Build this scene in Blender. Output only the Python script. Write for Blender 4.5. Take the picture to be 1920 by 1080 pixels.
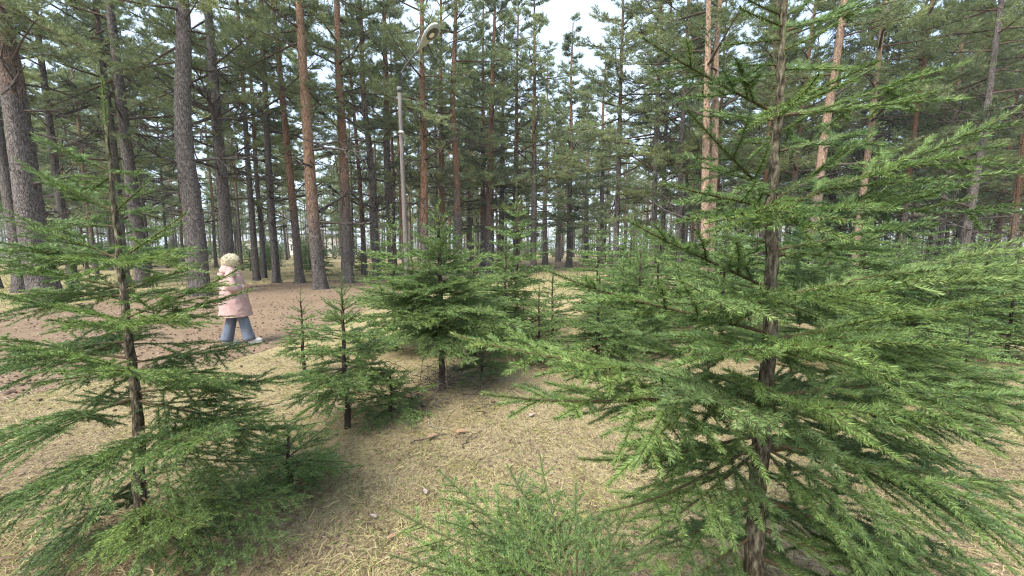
import bpy, math, random
import numpy as np
from mathutils import Vector, Matrix

for o in list(bpy.data.objects):
    bpy.data.objects.remove(o, do_unlink=True)
scene = bpy.context.scene
COL = scene.collection
R = math.radians

# ------------------------------------------------------------------ camera, sky, sun, exposure
F = 740.0                      # focal length in photograph pixels (1920 wide)
CH = 1.75                      # camera height
PITCH = math.atan(75.0 / F)    # looking slightly down
cam_d = bpy.data.cameras.new('camera')
cam_d.sensor_width = 36.0
cam_d.lens = 36.0 * F / 1920.0
cam_d.clip_start = 0.03
cam_d.clip_end = 2000.0
cam = bpy.data.objects.new('camera', cam_d)
COL.objects.link(cam)
cam.location = (0, 0, CH)
cam.rotation_euler = (math.pi / 2 - PITCH, 0, 0)
scene.camera = cam

SUN_EL, SUN_AZ = 52.0, -145.0      # azimuth from +Y towards +X
world = bpy.data.worlds.new('World')
scene.world = world
world.use_nodes = True
wn, wl = world.node_tree.nodes, world.node_tree.links
wn.clear()
w_out = wn.new('ShaderNodeOutputWorld')
w_bg = wn.new('ShaderNodeBackground')
w_sky = wn.new('ShaderNodeTexSky')
w_sky.sky_type = 'NISHITA'
w_sky.sun_disc = False
w_sky.sun_elevation = R(SUN_EL)
w_sky.sun_rotation = R(SUN_AZ)
w_sky.dust_density = 3.0
w_sky.air_density = 1.0
w_geo = wn.new('ShaderNodeTexCoord')
w_map = wn.new('ShaderNodeMapping')
w_map.inputs['Scale'].default_value = (1.0, 1.0, 2.6)
w_noise = wn.new('ShaderNodeTexNoise')
w_noise.inputs['Scale'].default_value = 2.2
w_noise.inputs['Detail'].default_value = 6.0
w_noise.inputs['Roughness'].default_value = 0.55
w_ramp = wn.new('ShaderNodeMapRange')
w_ramp.inputs['From Min'].default_value = 0.36
w_ramp.inputs['From Max'].default_value = 0.62
w_ramp.inputs['To Min'].default_value = 0.6
w_ramp.inputs['To Max'].default_value = 0.97
w_mix = wn.new('ShaderNodeMix')
w_mix.data_type = 'RGBA'
w_mix.inputs['B'].default_value = (1.9, 2.3, 2.75, 1.0)       # thin bright overcast cloud
wl.new(w_geo.outputs['Generated'], w_map.inputs['Vector'])
wl.new(w_map.outputs['Vector'], w_noise.inputs['Vector'])
wl.new(w_noise.outputs['Fac'], w_ramp.inputs['Value'])
wl.new(w_ramp.outputs['Result'], w_mix.inputs['Factor'])
wl.new(w_sky.outputs['Color'], w_mix.inputs['A'])
wl.new(w_mix.outputs['Result'], w_bg.inputs['Color'])
w_bg.inputs['Strength'].default_value = 0.10
wl.new(w_bg.outputs['Background'], w_out.inputs['Surface'])

sun_d = bpy.data.lights.new('sun', 'SUN')
sun_d.energy = 1.5
sun_d.angle = R(26)
sun_d.color = (1.0, 0.96, 0.9)
sun = bpy.data.objects.new('sun', sun_d)
COL.objects.link(sun)
_sd = Vector((math.sin(R(SUN_AZ)) * math.cos(R(SUN_EL)), math.cos(R(SUN_AZ)) * math.cos(R(SUN_EL)), math.sin(R(SUN_EL))))
sun.rotation_euler = _sd.to_track_quat('Z', 'Y').to_euler()

vs = scene.view_settings
scene.display_settings.display_device = 'sRGB'
vs.view_transform = 'Standard'
vs.look = 'None'
vs.exposure = 2.5
vs.gamma = 1.0
vs.use_curve_mapping = False
scene.cycles.max_bounces = 5
scene.cycles.diffuse_bounces = 3
scene.cycles.use_adaptive_sampling = True
scene.cycles.adaptive_threshold = 0.03
scene.cycles.glossy_bounces = 2
scene.cycles.transmission_bounces = 4
scene.cycles.transparent_max_bounces = 4
scene.cycles.use_denoising = True
scene.cycles.denoiser = 'OPENIMAGEDENOISE'
scene.cycles.denoising_input_passes = 'RGB_ALBEDO_NORMAL'
scene.cycles.denoising_prefilter = 'NONE'
scene.cycles.pixel_filter_type = 'BLACKMAN_HARRIS'
scene.cycles.filter_width = 1.15
scene.cycles.caustics_reflective = False
scene.cycles.caustics_refractive = False
scene.render.film_transparent = False


# ------------------------------------------------------------------ pixels of the photograph -> points of the place
CP, SP = math.cos(PITCH), math.sin(PITCH)


def ray(px, py):
    u, v = (px - 960) / F, (540 - py) / F
    return np.array([u, CP + SP * v, CP * v - SP])


def at(px, py, y):
    d = ray(px, py)
    return np.array([0, 0, CH]) + d * (y / d[1])


def ground_at(px, py):
    d = ray(px, py)
    return np.array([0, 0, CH]) + d * (CH / -d[2])


def foot(px, y):
    """ground point at world depth y under picture column px (near the horizon line)"""
    v = -(CH / y)
    k = (px - 960) / F
    # depth along the view axis of a ground point
    zc = y * CP + CH * SP
    return np.array([k * zc, y, 0.0])


# ------------------------------------------------------------------ mesh helpers
class MB:
    """collects verts / tris / quads with material slots and a tint attribute"""

    def __init__(self):
        self.v, self.t, self.q, self.tm, self.qm, self.tint, self.n = [], [], [], [], [], [], 0

    def add(self, V, T=None, Q=None, m=0, tint=None):
        V = np.asarray(V, dtype=np.float32).reshape(-1, 3)
        if T is not None and len(T):
            T = np.asarray(T, dtype=np.int64).reshape(-1, 3)
            self.t.append(T + self.n)
            self.tm.append(np.full(len(T), m, np.int32))
        if Q is not None and len(Q):
            Q = np.asarray(Q, dtype=np.int64).reshape(-1, 4)
            self.q.append(Q + self.n)
            self.qm.append(np.full(len(Q), m, np.int32))
        self.tint.append(np.zeros(len(V), np.float32) if tint is None else np.broadcast_to(np.asarray(tint, np.float32), (len(V),)))
        self.v.append(V)
        self.n += len(V)
        return self

    def mesh(self, name, mats, smooth=True, offset=None):
        V = np.concatenate(self.v)
        if offset is not None:
            V = V - np.asarray(offset, np.float32)
        T = np.concatenate(self.t) if self.t else np.zeros((0, 3), np.int64)
        Q = np.concatenate(self.q) if self.q else np.zeros((0, 4), np.int64)
        me = bpy.data.meshes.new(name)
        me.vertices.add(len(V))
        me.vertices.foreach_set('co', V.astype(np.float32).ravel())
        nl = len(T) * 3 + len(Q) * 4
        me.loops.add(nl)
        me.loops.foreach_set('vertex_index', np.concatenate([T.ravel(), Q.ravel()]).astype(np.int32))
        me.polygons.add(len(T) + len(Q))
        ls = np.concatenate([np.arange(len(T)) * 3, len(T) * 3 + np.arange(len(Q)) * 4]).astype(np.int32)
        me.polygons.foreach_set('loop_start', ls)
        mi = np.concatenate([np.concatenate(self.tm) if self.tm else np.zeros(0, np.int32),
                             np.concatenate(self.qm) if self.qm else np.zeros(0, np.int32)])
        me.polygons.foreach_set('material_index', mi.astype(np.int32))
        me.polygons.foreach_set('use_smooth', np.full(len(T) + len(Q), smooth))
        at_ = me.attributes.new('tint', 'FLOAT', 'POINT')
        at_.data.foreach_set('value', np.concatenate(self.tint).astype(np.float32))
        for m in (mats if isinstance(mats, (list, tuple)) else [mats]):
            me.materials.append(m)
        me.update(calc_edges=True)
        return me


def link(name, data, parent=None, loc=(0, 0, 0), rot=(0, 0, 0), scale=(1, 1, 1)):
    o = bpy.data.objects.new(name, data)
    COL.objects.link(o)
    o.location = loc
    o.rotation_euler = rot
    o.scale = scale if not isinstance(scale, (int, float)) else (scale,) * 3
    if parent is not None:
        o.parent = parent
    return o


def tag(o, label, cat, group=None, kind=None):
    o['label'] = label
    o['category'] = cat
    if group:
        o['group'] = group
    if kind:
        o['kind'] = kind
    return o


def nrm(a):
    return a / np.maximum(np.linalg.norm(a, axis=-1, keepdims=True), 1e-9)


UP = np.array([0, 0, 1.0])


def tube(mb, P, rad, sides=8, m=0, cap=True, tint=0.0, jitter=0.0, rng=None, flat=None):
    """tube along a polyline P with a radius per point; flat = (a, b) axis factors"""
    P = np.asarray(P, float)
    n = len(P)
    rad = np.broadcast_to(np.asarray(rad, float), (n,))
    t = nrm(np.gradient(P, axis=0))
    ref = np.where(np.abs(t[:, 2:3]) > 0.9, np.array([[1.0, 0, 0]]), UP[None])
    s = nrm(np.cross(t, ref))
    u = np.cross(s, t)
    a = np.arange(sides) / sides * 2 * np.pi
    rr = np.repeat(rad[:, None], sides, 1)
    if jitter and rng is not None:
        rr = rr * (1 + jitter * (rng.random((n, sides)) - 0.5))
    fa, fb = flat if flat else (1, 1)
    V = P[:, None] + rr[..., None] * (fa * np.cos(a)[None, :, None] * s[:, None] + fb * np.sin(a)[None, :, None] * u[:, None])
    i = np.arange(n - 1)[:, None] * sides
    j = np.arange(sides)[None]
    k = (j + 1) % sides
    Q = np.stack([i + j, i + k, i + k + sides, i + j + sides], -1).reshape(-1, 4)
    V = V.reshape(-1, 3)
    T = []
    if cap:
        V = np.concatenate([V, P[:1], P[-1:]])
        c0, c1 = n * sides, n * sides + 1
        for x in range(sides):
            y = (x + 1) % sides
            T.append([c0, y, x])
            T.append([c1, (n - 1) * sides + x, (n - 1) * sides + y])
    mb.add(V, T, Q, m, tint)


def box(mb, lo, hi, m=0, M=None):
    lo, hi = np.array(lo, float), np.array(hi, float)
    V = np.array([[x, y, z] for x in (lo[0], hi[0]) for y in (lo[1], hi[1]) for z in (lo[2], hi[2])])
    Q = [[0, 1, 3, 2], [4, 6, 7, 5], [0, 4, 5, 1], [2, 3, 7, 6], [0, 2, 6, 4], [1, 5, 7, 3]]
    if M is not None:
        V = V @ np.array(M)[:3, :3].T + np.array(M)[:3, 3]
    mb.add(V, None, Q, m)


# ------------------------------------------------------------------ twigs: cubic curves p(s) = a + D s + G s^2 + H s^3
class Twigs:
    def __init__(self):
        self.a, self.D, self.G, self.H, self.L, self.r0, self.r1, self.tint, self.s0, self.lev = [], [], [], [], [], [], [], [], [], []

    def add(self, a, D, G, H, r0, r1, tint=0.5, s0=0.0, lev=0):
        a, D, G, H = (np.asarray(x, float) for x in (a, D, G, H))
        self.a.append(a); self.D.append(D); self.G.append(G); self.H.append(H)
        s = np.linspace(0, 1, 6)[:, None]
        p = D * s + G * s ** 2 + H * s ** 3
        self.L.append(np.linalg.norm(np.diff(p, axis=0), axis=1).sum())
        self.r0.append(r0); self.r1.append(r1); self.tint.append(tint); self.s0.append(s0); self.lev.append(lev)
        return len(self.a) - 1

    def arr(self):
        return [np.array(x) for x in (self.a, self.D, self.G, self.H, self.L, self.r0, self.r1, self.tint, self.s0, self.lev)]


def twig_wood(mb, tw, segs=3, sides=3, mask=None, m=0, tint=None):
    a, D, G, H, L, r0, r1, tn, s0, lev = tw.arr()
    if mask is not None:
        a, D, G, H, r0, r1 = a[mask], D[mask], G[mask], H[mask], r0[mask], r1[mask]
    N = len(a)
    if not N:
        return
    s = np.linspace(0, 1, segs + 1)[None, :, None]
    P = a[:, None] + D[:, None] * s + G[:, None] * s ** 2 + H[:, None] * s ** 3
    t = nrm(D[:, None] + 2 * G[:, None] * s + 3 * H[:, None] * s ** 2)
    ref = np.where(np.abs(t[..., 2:3]) > 0.92, np.array([1.0, 0, 0]), UP)
    sd = nrm(np.cross(t, ref))
    u = np.cross(sd, t)
    rad = (r0[:, None] + (r1 - r0)[:, None] * s[0, :, 0])[..., None, None]
    ang = np.arange(sides) / sides * 2 * np.pi
    V = P[:, :, None] + rad * (np.cos(ang)[:, None] * sd[:, :, None] + np.sin(ang)[:, None] * u[:, :, None])
    base = (np.arange(N) * (segs + 1) * sides)[:, None, None] + (np.arange(segs) * sides)[None, :, None]
    j = np.arange(sides)[None, None]
    k = (j + 1) % sides
    Q = np.stack([base + j, base + k, base + k + sides, base + j + sides], -1).reshape(-1, 4)
    mb.add(V.reshape(-1, 3), None, Q, m, 0.0 if tint is None else tint)


def needles(mb, tw, rng, pitch, length, width, quad=True, ang=(48, 7), m=0, mask=None, s_min=None, up_bias=True, jit=0.12, tipdense=0.0):
    a, D, G, H, L, r0, r1, tn, s0, lev = tw.arr()
    if mask is not None:
        a, D, G, H, L, r0, r1, tn, s0 = (x[mask] for x in (a, D, G, H, L, r0, r1, tn, s0))
    if s_min is not None:
        s0 = np.maximum(s0, s_min)
    cnt = np.maximum((L * (1 - s0) / pitch).astype(int), 1)
    idx = np.repeat(np.arange(len(a)), cnt)
    n = len(idx)
    if not n:
        return
    st = np.concatenate([[0], np.cumsum(cnt)[:-1]])
    k = np.arange(n) - st[idx]
    s = s0[idx] + (1 - s0[idx]) * (k + rng.random(n)) / cnt[idx]
    S = s[:, None]
    P = a[idx] + D[idx] * S + G[idx] * S ** 2 + H[idx] * S ** 3
    t = nrm(D[idx] + 2 * G[idx] * S + 3 * H[idx] * S ** 2)
    ref = np.where(np.abs(t[:, 2:3]) > 0.95, np.array([[1.0, 0, 0]]), UP[None])
    sd = nrm(np.cross(t, ref))
    u = np.cross(sd, t)
    ph = rng.random(n) * 2 * np.pi
    c, sn = np.cos(ph), np.sin(ph)
    if up_bias:
        sn = np.where(sn < -0.1, sn * 0.3, sn * 0.75)
    al = np.radians(rng.normal(ang[0], ang[1], n))
    tipk = np.clip((s - 0.9) / 0.1, 0, 1)
    al = al * (1 - 0.55 * tipk)
    rd = nrm(c[:, None] * sd + sn[:, None] * u)
    nd = nrm(np.cos(al)[:, None] * t + np.sin(al)[:, None] * rd)
    ln = length * (1 + 0.22 * (rng.random(n) - 0.5)) * (1 - 0.25 * tipk)
    rr = (r0 + (r1 - r0) * 0.5)[idx]
    P = P + rd * rr[:, None] * 0.7
    w = nrm(np.cross(nd, rng.normal(size=(n, 3)))) * (width * 0.5)
    tip = P + nd * ln[:, None]
    tint = np.clip(tn[idx] + rng.normal(0, jit, n), 0, 1)
    if quad:
        mid = P + nd * (ln * 0.45)[:, None]
        V = np.stack([P, mid + w, tip, mid - w], 1).reshape(-1, 3)
        mb.add(V, None, np.arange(n * 4).reshape(-1, 4), m, np.repeat(tint, 4))
    else:
        V = np.stack([P - w, P + w, tip], 1).reshape(-1, 3)
        mb.add(V, np.arange(n * 3).reshape(-1, 3), None, m, np.repeat(tint, 3))


# ------------------------------------------------------------------ materials
def mat(name, rough=0.7, spec=0.3):
    m = bpy.data.materials.new(name)
    m.use_nodes = True
    b = m.node_tree.nodes['Principled BSDF']
    b.inputs['Roughness'].default_value = rough
    b.inputs['Specular IOR Level'].default_value = spec
    return m, m.node_tree.nodes, m.node_tree.links, b


def ramp(nodes, stops):
    r = nodes.new('ShaderNodeValToRGB')
    el = r.color_ramp.elements
    while len(el) < len(stops):
        el.new(0.5)
    for e, (p, c) in zip(el, stops):
        e.position = p
        e.color = (*c, 1)
    return r


def noise(nodes, links, scale, detail=4, rough=0.55, vec=None, dist=0.0):
    n = nodes.new('ShaderNodeTexNoise')
    n.inputs['Scale'].default_value = scale
    n.inputs['Detail'].default_value = detail
    n.inputs['Roughness'].default_value = rough
    n.inputs['Distortion'].default_value = dist
    if vec is not None:
        links.new(vec, n.inputs['Vector'])
    return n


def mapped(nodes, links, scale, coord='Object'):
    tc = nodes.new('ShaderNodeTexCoord')
    mp = nodes.new('ShaderNodeMapping')
    mp.inputs['Scale'].default_value = scale
    links.new(tc.outputs[coord], mp.inputs['Vector'])
    return mp.outputs['Vector']


def bump(nodes, links, b, height, strength, dist=0.02):
    bp = nodes.new('ShaderNodeBump')
    bp.inputs['Strength'].default_value = strength
    bp.inputs['Distance'].default_value = dist
    links.new(height, bp.inputs['Height'])
    links.new(bp.outputs['Normal'], b.inputs['Normal'])


def mixc(nodes, links, fac, a, b, blend='MIX'):
    x = nodes.new('ShaderNodeMix')
    x.data_type = 'RGBA'
    x.blend_type = blend
    for sock, v in (('Factor', fac), ('A', a), ('B', b)):
        if isinstance(v, (int, float)):
            x.inputs[sock].default_value = v
        elif isinstance(v, tuple):
            x.inputs[sock].default_value = (*v, 1)
        else:
            links.new(v, x.inputs[sock])
    return x.outputs['Result']


def needle_mat(name, stops, rough=0.5, spec=0.35, trans=0.18, objvar=0.25):
    m, n, l, b = mat(name, rough, spec)
    a = n.new('ShaderNodeAttribute')
    a.attribute_name = 'tint'
    oi = n.new('ShaderNodeObjectInfo')
    mr = n.new('ShaderNodeMath')
    mr.operation = 'MULTIPLY_ADD'
    mr.inputs[1].default_value = objvar
    l.new(oi.outputs['Random'], mr.inputs[0])
    l.new(a.outputs['Fac'], mr.inputs[2])
    sb = n.new('ShaderNodeMath')
    sb.operation = 'SUBTRACT'
    sb.inputs[1].default_value = objvar * 0.5
    l.new(mr.outputs[0], sb.inputs[0])
    r = ramp(n, stops)
    l.new(sb.outputs[0], r.inputs['Fac'])
    l.new(r.outputs['Color'], b.inputs['Base Color'])
    tr = n.new('ShaderNodeBsdfTranslucent')
    l.new(r.outputs['Color'], tr.inputs['Color'])
    mx = n.new('ShaderNodeMixShader')
    mx.inputs['Fac'].default_value = trans
    l.new(b.outputs['BSDF'], mx.inputs[1])
    l.new(tr.outputs['BSDF'], mx.inputs[2])
    l.new(mx.outputs['Shader'], n['Material Output'].inputs['Surface'])
    return m


M_SPRUCE = needle_mat('spruce_needles', [(0.0, (0.042, 0.076, 0.032)), (0.4, (0.092, 0.158, 0.052)), (0.75, (0.185, 0.275, 0.074)), (1.0, (0.28, 0.37, 0.10))], objvar=0.14)
M_SPRUCE_BLUE = needle_mat('bluish_spruce_needles', [(0.0, (0.065, 0.115, 0.045)), (0.4, (0.12, 0.20, 0.068)), (0.75, (0.20, 0.29, 0.09)), (1.0, (0.28, 0.37, 0.12))])
M_SILVER = needle_mat('silvery_spruce_needles', [(0.0, (0.06, 0.10, 0.045)), (0.4, (0.12, 0.19, 0.072)), (0.75, (0.21, 0.30, 0.10)), (1.0, (0.30, 0.39, 0.13))])
M_SPRUCE_FAR = needle_mat('dark_spruce_needles', [(0.0, (0.022, 0.038, 0.022)), (0.5, (0.036, 0.060, 0.030)), (1.0, (0.070, 0.10, 0.042))])
M_PINE = needle_mat('pine_needles', [(0.0, (0.100, 0.138, 0.070)), (0.45, (0.178, 0.226, 0.106)), (0.8, (0.26, 0.31, 0.135)), (1.0, (0.31, 0.36, 0.14))], 0.5, 0.35, 0.42, 0.3)


def bark_pine_mat():
    m, n, l, b = mat('pine_bark', 0.9, 0.15)
    tc = n.new('ShaderNodeTexCoord')
    oi = n.new('ShaderNodeObjectInfo')
    add = n.new('ShaderNodeVectorMath')
    add.operation = 'ADD'
    sc = n.new('ShaderNodeVectorMath')
    sc.operation = 'SCALE'
    cmb = n.new('ShaderNodeCombineXYZ')
    for i in range(3):
        l.new(oi.outputs['Random'], cmb.inputs[i])
    sc.inputs['Scale'].default_value = 37.0
    l.new(cmb.outputs[0], sc.inputs[0])
    l.new(tc.outputs['Object'], add.inputs[0])
    l.new(sc.outputs[0], add.inputs[1])
    mp = n.new('ShaderNodeMapping')
    mp.inputs['Scale'].default_value = (1, 1, 0.20)
    l.new(add.outputs[0], mp.inputs['Vector'])
    vo = n.new('ShaderNodeTexVoronoi')
    vo.feature = 'DISTANCE_TO_EDGE'
    vo.inputs['Scale'].default_value = 30.0
    nd = noise(n, l, 7.0, 3, 0.6, mp.outputs['Vector'])
    mixv = n.new('ShaderNodeMix')
    mixv.data_type = 'VECTOR'
    mixv.inputs['Factor'].default_value = 0.22
    l.new(mp.outputs['Vector'], mixv.inputs['A'])
    l.new(nd.outputs['Color'], mixv.inputs['B'])
    l.new(mixv.outputs['Result'], vo.inputs['Vector'])
    fine = noise(n, l, 60, 4, 0.7, mp.outputs['Vector'])
    crack = n.new('ShaderNodeMapRange')
    crack.inputs['From Max'].default_value = 0.10
    l.new(vo.outputs['Distance'], crack.inputs['Value'])
    # colour: grey plates below, orange flaky bark above (object z; the tree's own start height in its object colour)
    sep = n.new('ShaderNodeSeparateXYZ')
    l.new(tc.outputs['Object'], sep.inputs[0])
    sepc = n.new('ShaderNodeSeparateColor')
    l.new(oi.outputs['Color'], sepc.inputs[0])
    nz = noise(n, l, 1.3, 5, 0.65, add.outputs[0])
    h0 = n.new('ShaderNodeMath'); h0.operation = 'MULTIPLY'; h0.inputs[1].default_value = -20.0
    l.new(sepc.outputs[0], h0.inputs[0])
    h1 = n.new('ShaderNodeMath'); h1.operation = 'ADD'
    l.new(sep.outputs['Z'], h1.inputs[0]); l.new(h0.outputs[0], h1.inputs[1])
    h2 = n.new('ShaderNodeMath'); h2.operation = 'MULTIPLY_ADD'; h2.inputs[1].default_value = 7.0
    l.new(nz.outputs['Fac'], h2.inputs[0]); l.new(h1.outputs[0], h2.inputs[2])
    hr = n.new('ShaderNodeMapRange')
    hr.inputs['From Min'].default_value = 2.2; hr.inputs['From Max'].default_value = 5.2
    l.new(h2.outputs[0], hr.inputs['Value'])
    grey = ramp(n, [(0.3, (0.065, 0.055, 0.05)), (0.55, (0.165, 0.142, 0.128)), (0.8, (0.33, 0.295, 0.27))])
    l.new(fine.outputs['Fac'], grey.inputs['Fac'])
    org = ramp(n, [(0.3, (0.12, 0.062, 0.036)), (0.55, (0.26, 0.145, 0.085)), (0.8, (0.43, 0.29, 0.19))])
    l.new(fine.outputs['Fac'], org.inputs['Fac'])
    pale = mixc(n, l, sepc.outputs[1], org.outputs['Color'], (0.44, 0.31, 0.225))
    c1 = mixc(n, l, hr.outputs['Result'], grey.outputs['Color'], pale)
    ck = n.new('ShaderNodeMapRange')
    ck.inputs['To Min'].default_value = 0.55
    l.new(crack.outputs['Result'], ck.inputs['Value'])
    c2 = mixc(n, l, 1.0, c1, ck.outputs['Result'], 'MULTIPLY')
    l.new(c2, b.inputs['Base Color'])
    hh = n.new('ShaderNodeMath'); hh.operation = 'MULTIPLY_ADD'; hh.inputs[1].default_value = 0.4
    l.new(fine.outputs['Fac'], hh.inputs[0]); l.new(crack.outputs['Result'], hh.inputs[2])
    bump(n, l, b, hh.outputs[0], 1.0, 0.03)
    return m


def simple_noise_mat(name, stops, scale, rough=0.85, spec=0.2, stretch=(1, 1, 1), bstr=0.5, bdist=0.01, detail=5):
    m, n, l, b = mat(name, rough, spec)
    v = mapped(n, l, stretch)
    nz = noise(n, l, scale, detail, 0.62, v)
    r = ramp(n, stops)
    l.new(nz.outputs['Fac'], r.inputs['Fac'])
    l.new(r.outputs['Color'], b.inputs['Base Color'])
    if bstr:
        bump(n, l, b, nz.outputs['Fac'], bstr, bdist)
    return m


M_BARKP = bark_pine_mat()
M_LIMB = simple_noise_mat('dead_limb_bark', [(0.3, (0.030, 0.025, 0.022)), (0.7, (0.11, 0.092, 0.078))], 30, 0.9, 0.1)
M_LIMB_PALE = simple_noise_mat('pale_dead_limb', [(0.3, (0.17, 0.14, 0.11)), (0.7, (0.38, 0.33, 0.28))], 30, 0.9, 0.1)
M_PLIMB = simple_noise_mat('pine_limb_bark', [(0.3, (0.045, 0.032, 0.025)), (0.7, (0.125, 0.088, 0.065))], 20, 0.9, 0.1)
M_BARKS = simple_noise_mat('spruce_bark', [(0.36, (0.022, 0.018, 0.013)), (0.5, (0.085, 0.071, 0.048)), (0.72, (0.29, 0.26, 0.185))], 85, 0.9, 0.15, (1, 1, 0.30), 1.0, 0.012, 8)
M_BARKS_D = simple_noise_mat('dark_spruce_bark', [(0.30, (0.016, 0.012, 0.009)), (0.5, (0.048, 0.035, 0.025)), (0.75, (0.12, 0.098, 0.075))], 42, 0.9, 0.15, (1, 1, 0.25), 1.0, 0.008, 6)
M_TWIG = simple_noise_mat('spruce_twig', [(0.3, (0.040, 0.029, 0.017)), (0.7, (0.12, 0.088, 0.046))], 60, 0.85, 0.2)


def blade_mat(name, stops, rough=0.75, trans=0.2):
    m, n, l, b = mat(name, rough, 0.2)
    a = n.new('ShaderNodeAttribute')
    a.attribute_name = 'tint'
    r = ramp(n, stops)
    l.new(a.outputs['Fac'], r.inputs['Fac'])
    l.new(r.outputs['Color'], b.inputs['Base Color'])
    tr = n.new('ShaderNodeBsdfTranslucent')
    l.new(r.outputs['Color'], tr.inputs['Color'])
    mx = n.new('ShaderNodeMixShader')
    mx.inputs['Fac'].default_value = trans
    l.new(b.outputs['BSDF'], mx.inputs[1]); l.new(tr.outputs['BSDF'], mx.inputs[2])
    l.new(mx.outputs['Shader'], n['Material Output'].inputs['Surface'])
    return m


M_STRAW = blade_mat('dry_grass_blades', [(0.0, (0.115, 0.088, 0.05)), (0.35, (0.295, 0.24, 0.125)), (0.7, (0.48, 0.415, 0.21)), (1.0, (0.30, 0.31, 0.085))])
M_GRASS = blade_mat('green_grass_blades', [(0.0, (0.09, 0.12, 0.035)), (0.5, (0.15, 0.19, 0.055)), (1.0, (0.28, 0.28, 0.11))])
M_CONE = simple_noise_mat('pine_cone_scales', [(0.3, (0.045, 0.030, 0.022)), (0.7, (0.15, 0.10, 0.07))], 90, 0.85, 0.2)
M_LITTER = blade_mat('bark_and_needle_litter', [(0.0, (0.075, 0.048, 0.034)), (0.5, (0.19, 0.125, 0.088)), (1.0, (0.36, 0.27, 0.20))], 0.85, 0.05)
M_LEAF = simple_noise_mat('dry_leaf', [(0.3, (0.17, 0.09, 0.055)), (0.7, (0.36, 0.22, 0.14))], 90, 0.7, 0.3, (1, 1, 1), 0.3, 0.003)


def ground_mat():
    m, n, l, b = mat('dry_grass_soil', 0.95, 0.1)
    v = mapped(n, l, (1, 1, 1))
    big = noise(n, l, 0.55, 5, 0.6, v)
    mid = noise(n, l, 3.2, 6, 0.65, v, 0.6)
    fine = noise(n, l, 60, 5, 0.75, mapped(n, l, (1, 0.35, 1)))
    straw = ramp(n, [(0.28, (0.13, 0.10, 0.06)), (0.5, (0.32, 0.26, 0.145)), (0.75, (0.48, 0.40, 0.235))])
    l.new(fine.outputs['Fac'], straw.inputs['Fac'])
    moss = ramp(n, [(0.3, (0.10, 0.095, 0.030)), (0.7, (0.27, 0.245, 0.085))])
    l.new(fine.outputs['Fac'], moss.inputs['Fac'])
    f1 = ramp(n, [(0.50, (0, 0, 0)), (0.66, (0.75, 0.75, 0.75))])
    l.new(mid.outputs['Fac'], f1.inputs['Fac'])
    c = mixc(n, l, f1.outputs['Color'], straw.outputs['Color'], moss.outputs['Color'])
    f2 = ramp(n, [(0.52, (0, 0, 0)), (0.7, (0.6, 0.6, 0.6))])
    l.new(big.outputs['Fac'], f2.inputs['Fac'])
    soil = ramp(n, [(0.3, (0.10, 0.068, 0.045)), (0.7, (0.27, 0.20, 0.14))])
    l.new(fine.outputs['Fac'], soil.inputs['Fac'])
    c = mixc(n, l, f2.outputs['Color'], c, soil.outputs['Color'])
    l.new(c, b.inputs['Base Color'])
    bump(n, l, b, fine.outputs['Fac'], 0.9, 0.03)
    return m


def path_mat():
    m, n, l, b = mat('needle_strewn_path', 0.95, 0.1)
    v = mapped(n, l, (1, 1, 1))
    big = noise(n, l, 0.8, 5, 0.6, v)
    fine = noise(n, l, 38, 6, 0.75, v)
    c1 = ramp(n, [(0.28, (0.095, 0.066, 0.042)), (0.5, (0.20, 0.145, 0.096)), (0.75, (0.31, 0.24, 0.165))])
    l.new(fine.outputs['Fac'], c1.inputs['Fac'])
    f = ramp(n, [(0.4, (0, 0, 0)), (0.7, (0.45, 0.45, 0.45))])
    l.new(big.outputs['Fac'], f.inputs['Fac'])
    c = mixc(n, l, f.outputs['Color'], c1.outputs['Color'], (0.125, 0.084, 0.058))
    l.new(c, b.inputs['Base Color'])
    bump(n, l, b, fine.outputs['Fac'], 0.7, 0.02)
    return m


M_GROUND, M_PATH = ground_mat(), path_mat()


def plain(name, col, rough=0.6, spec=0.3, metal=0.0, nscale=12, var=0.15):
    m, n, l, b = mat(name, rough, spec)
    nz = noise(n, l, nscale, 4, 0.6, mapped(n, l, (1, 1, 1)))
    lo = tuple(c * (1 - var) for c in col)
    hi = tuple(min(c * (1 + var), 1) for c in col)
    r = ramp(n, [(0.3, lo), (0.7, hi)])
    l.new(nz.outputs['Fac'], r.inputs['Fac'])
    l.new(r.outputs['Color'], b.inputs['Base Color'])
    b.inputs['Metallic'].default_value = metal
    return m


# ------------------------------------------------------------------ the ground and the path
def grid_mesh(name, x0, x1, y0, y1, nx, ny, m, zf):
    x, y = np.meshgrid(np.linspace(x0, x1, nx), np.linspace(y0, y1, ny))
    V = np.stack([x, y, zf(x, y)], -1).reshape(-1, 3)
    i, j = np.meshgrid(np.arange(nx - 1), np.arange(ny - 1))
    k = (j * nx + i).ravel()
    Q = np.stack([k, k + 1, k + nx + 1, k + nx], -1)
    return MB().add(V, None, Q).mesh(name, m)


g = link('ground', grid_mesh('ground', -300, 300, -60, 340, 60, 60, M_GROUND, lambda x, y: x * 0))
g['kind'] = 'structure'
g['label'] = 'dry straw-coloured forest ground with mossy patches'

near_edge = [(-420, 860), (-180, 790), (0, 752), (180, 715), (400, 688), (540, 642), (640, 600), (730, 560), (830, 530), (960, 512), (1050, 503), (1120, 497)]
far_edge = [(-420, 590), (-180, 588), (0, 584), (180, 566), (300, 552), (420, 538), (520, 530), (640, 524), (740, 512), (900, 500), (1000, 493), (1075, 490)]
rp = np.random.default_rng(5)


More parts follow.
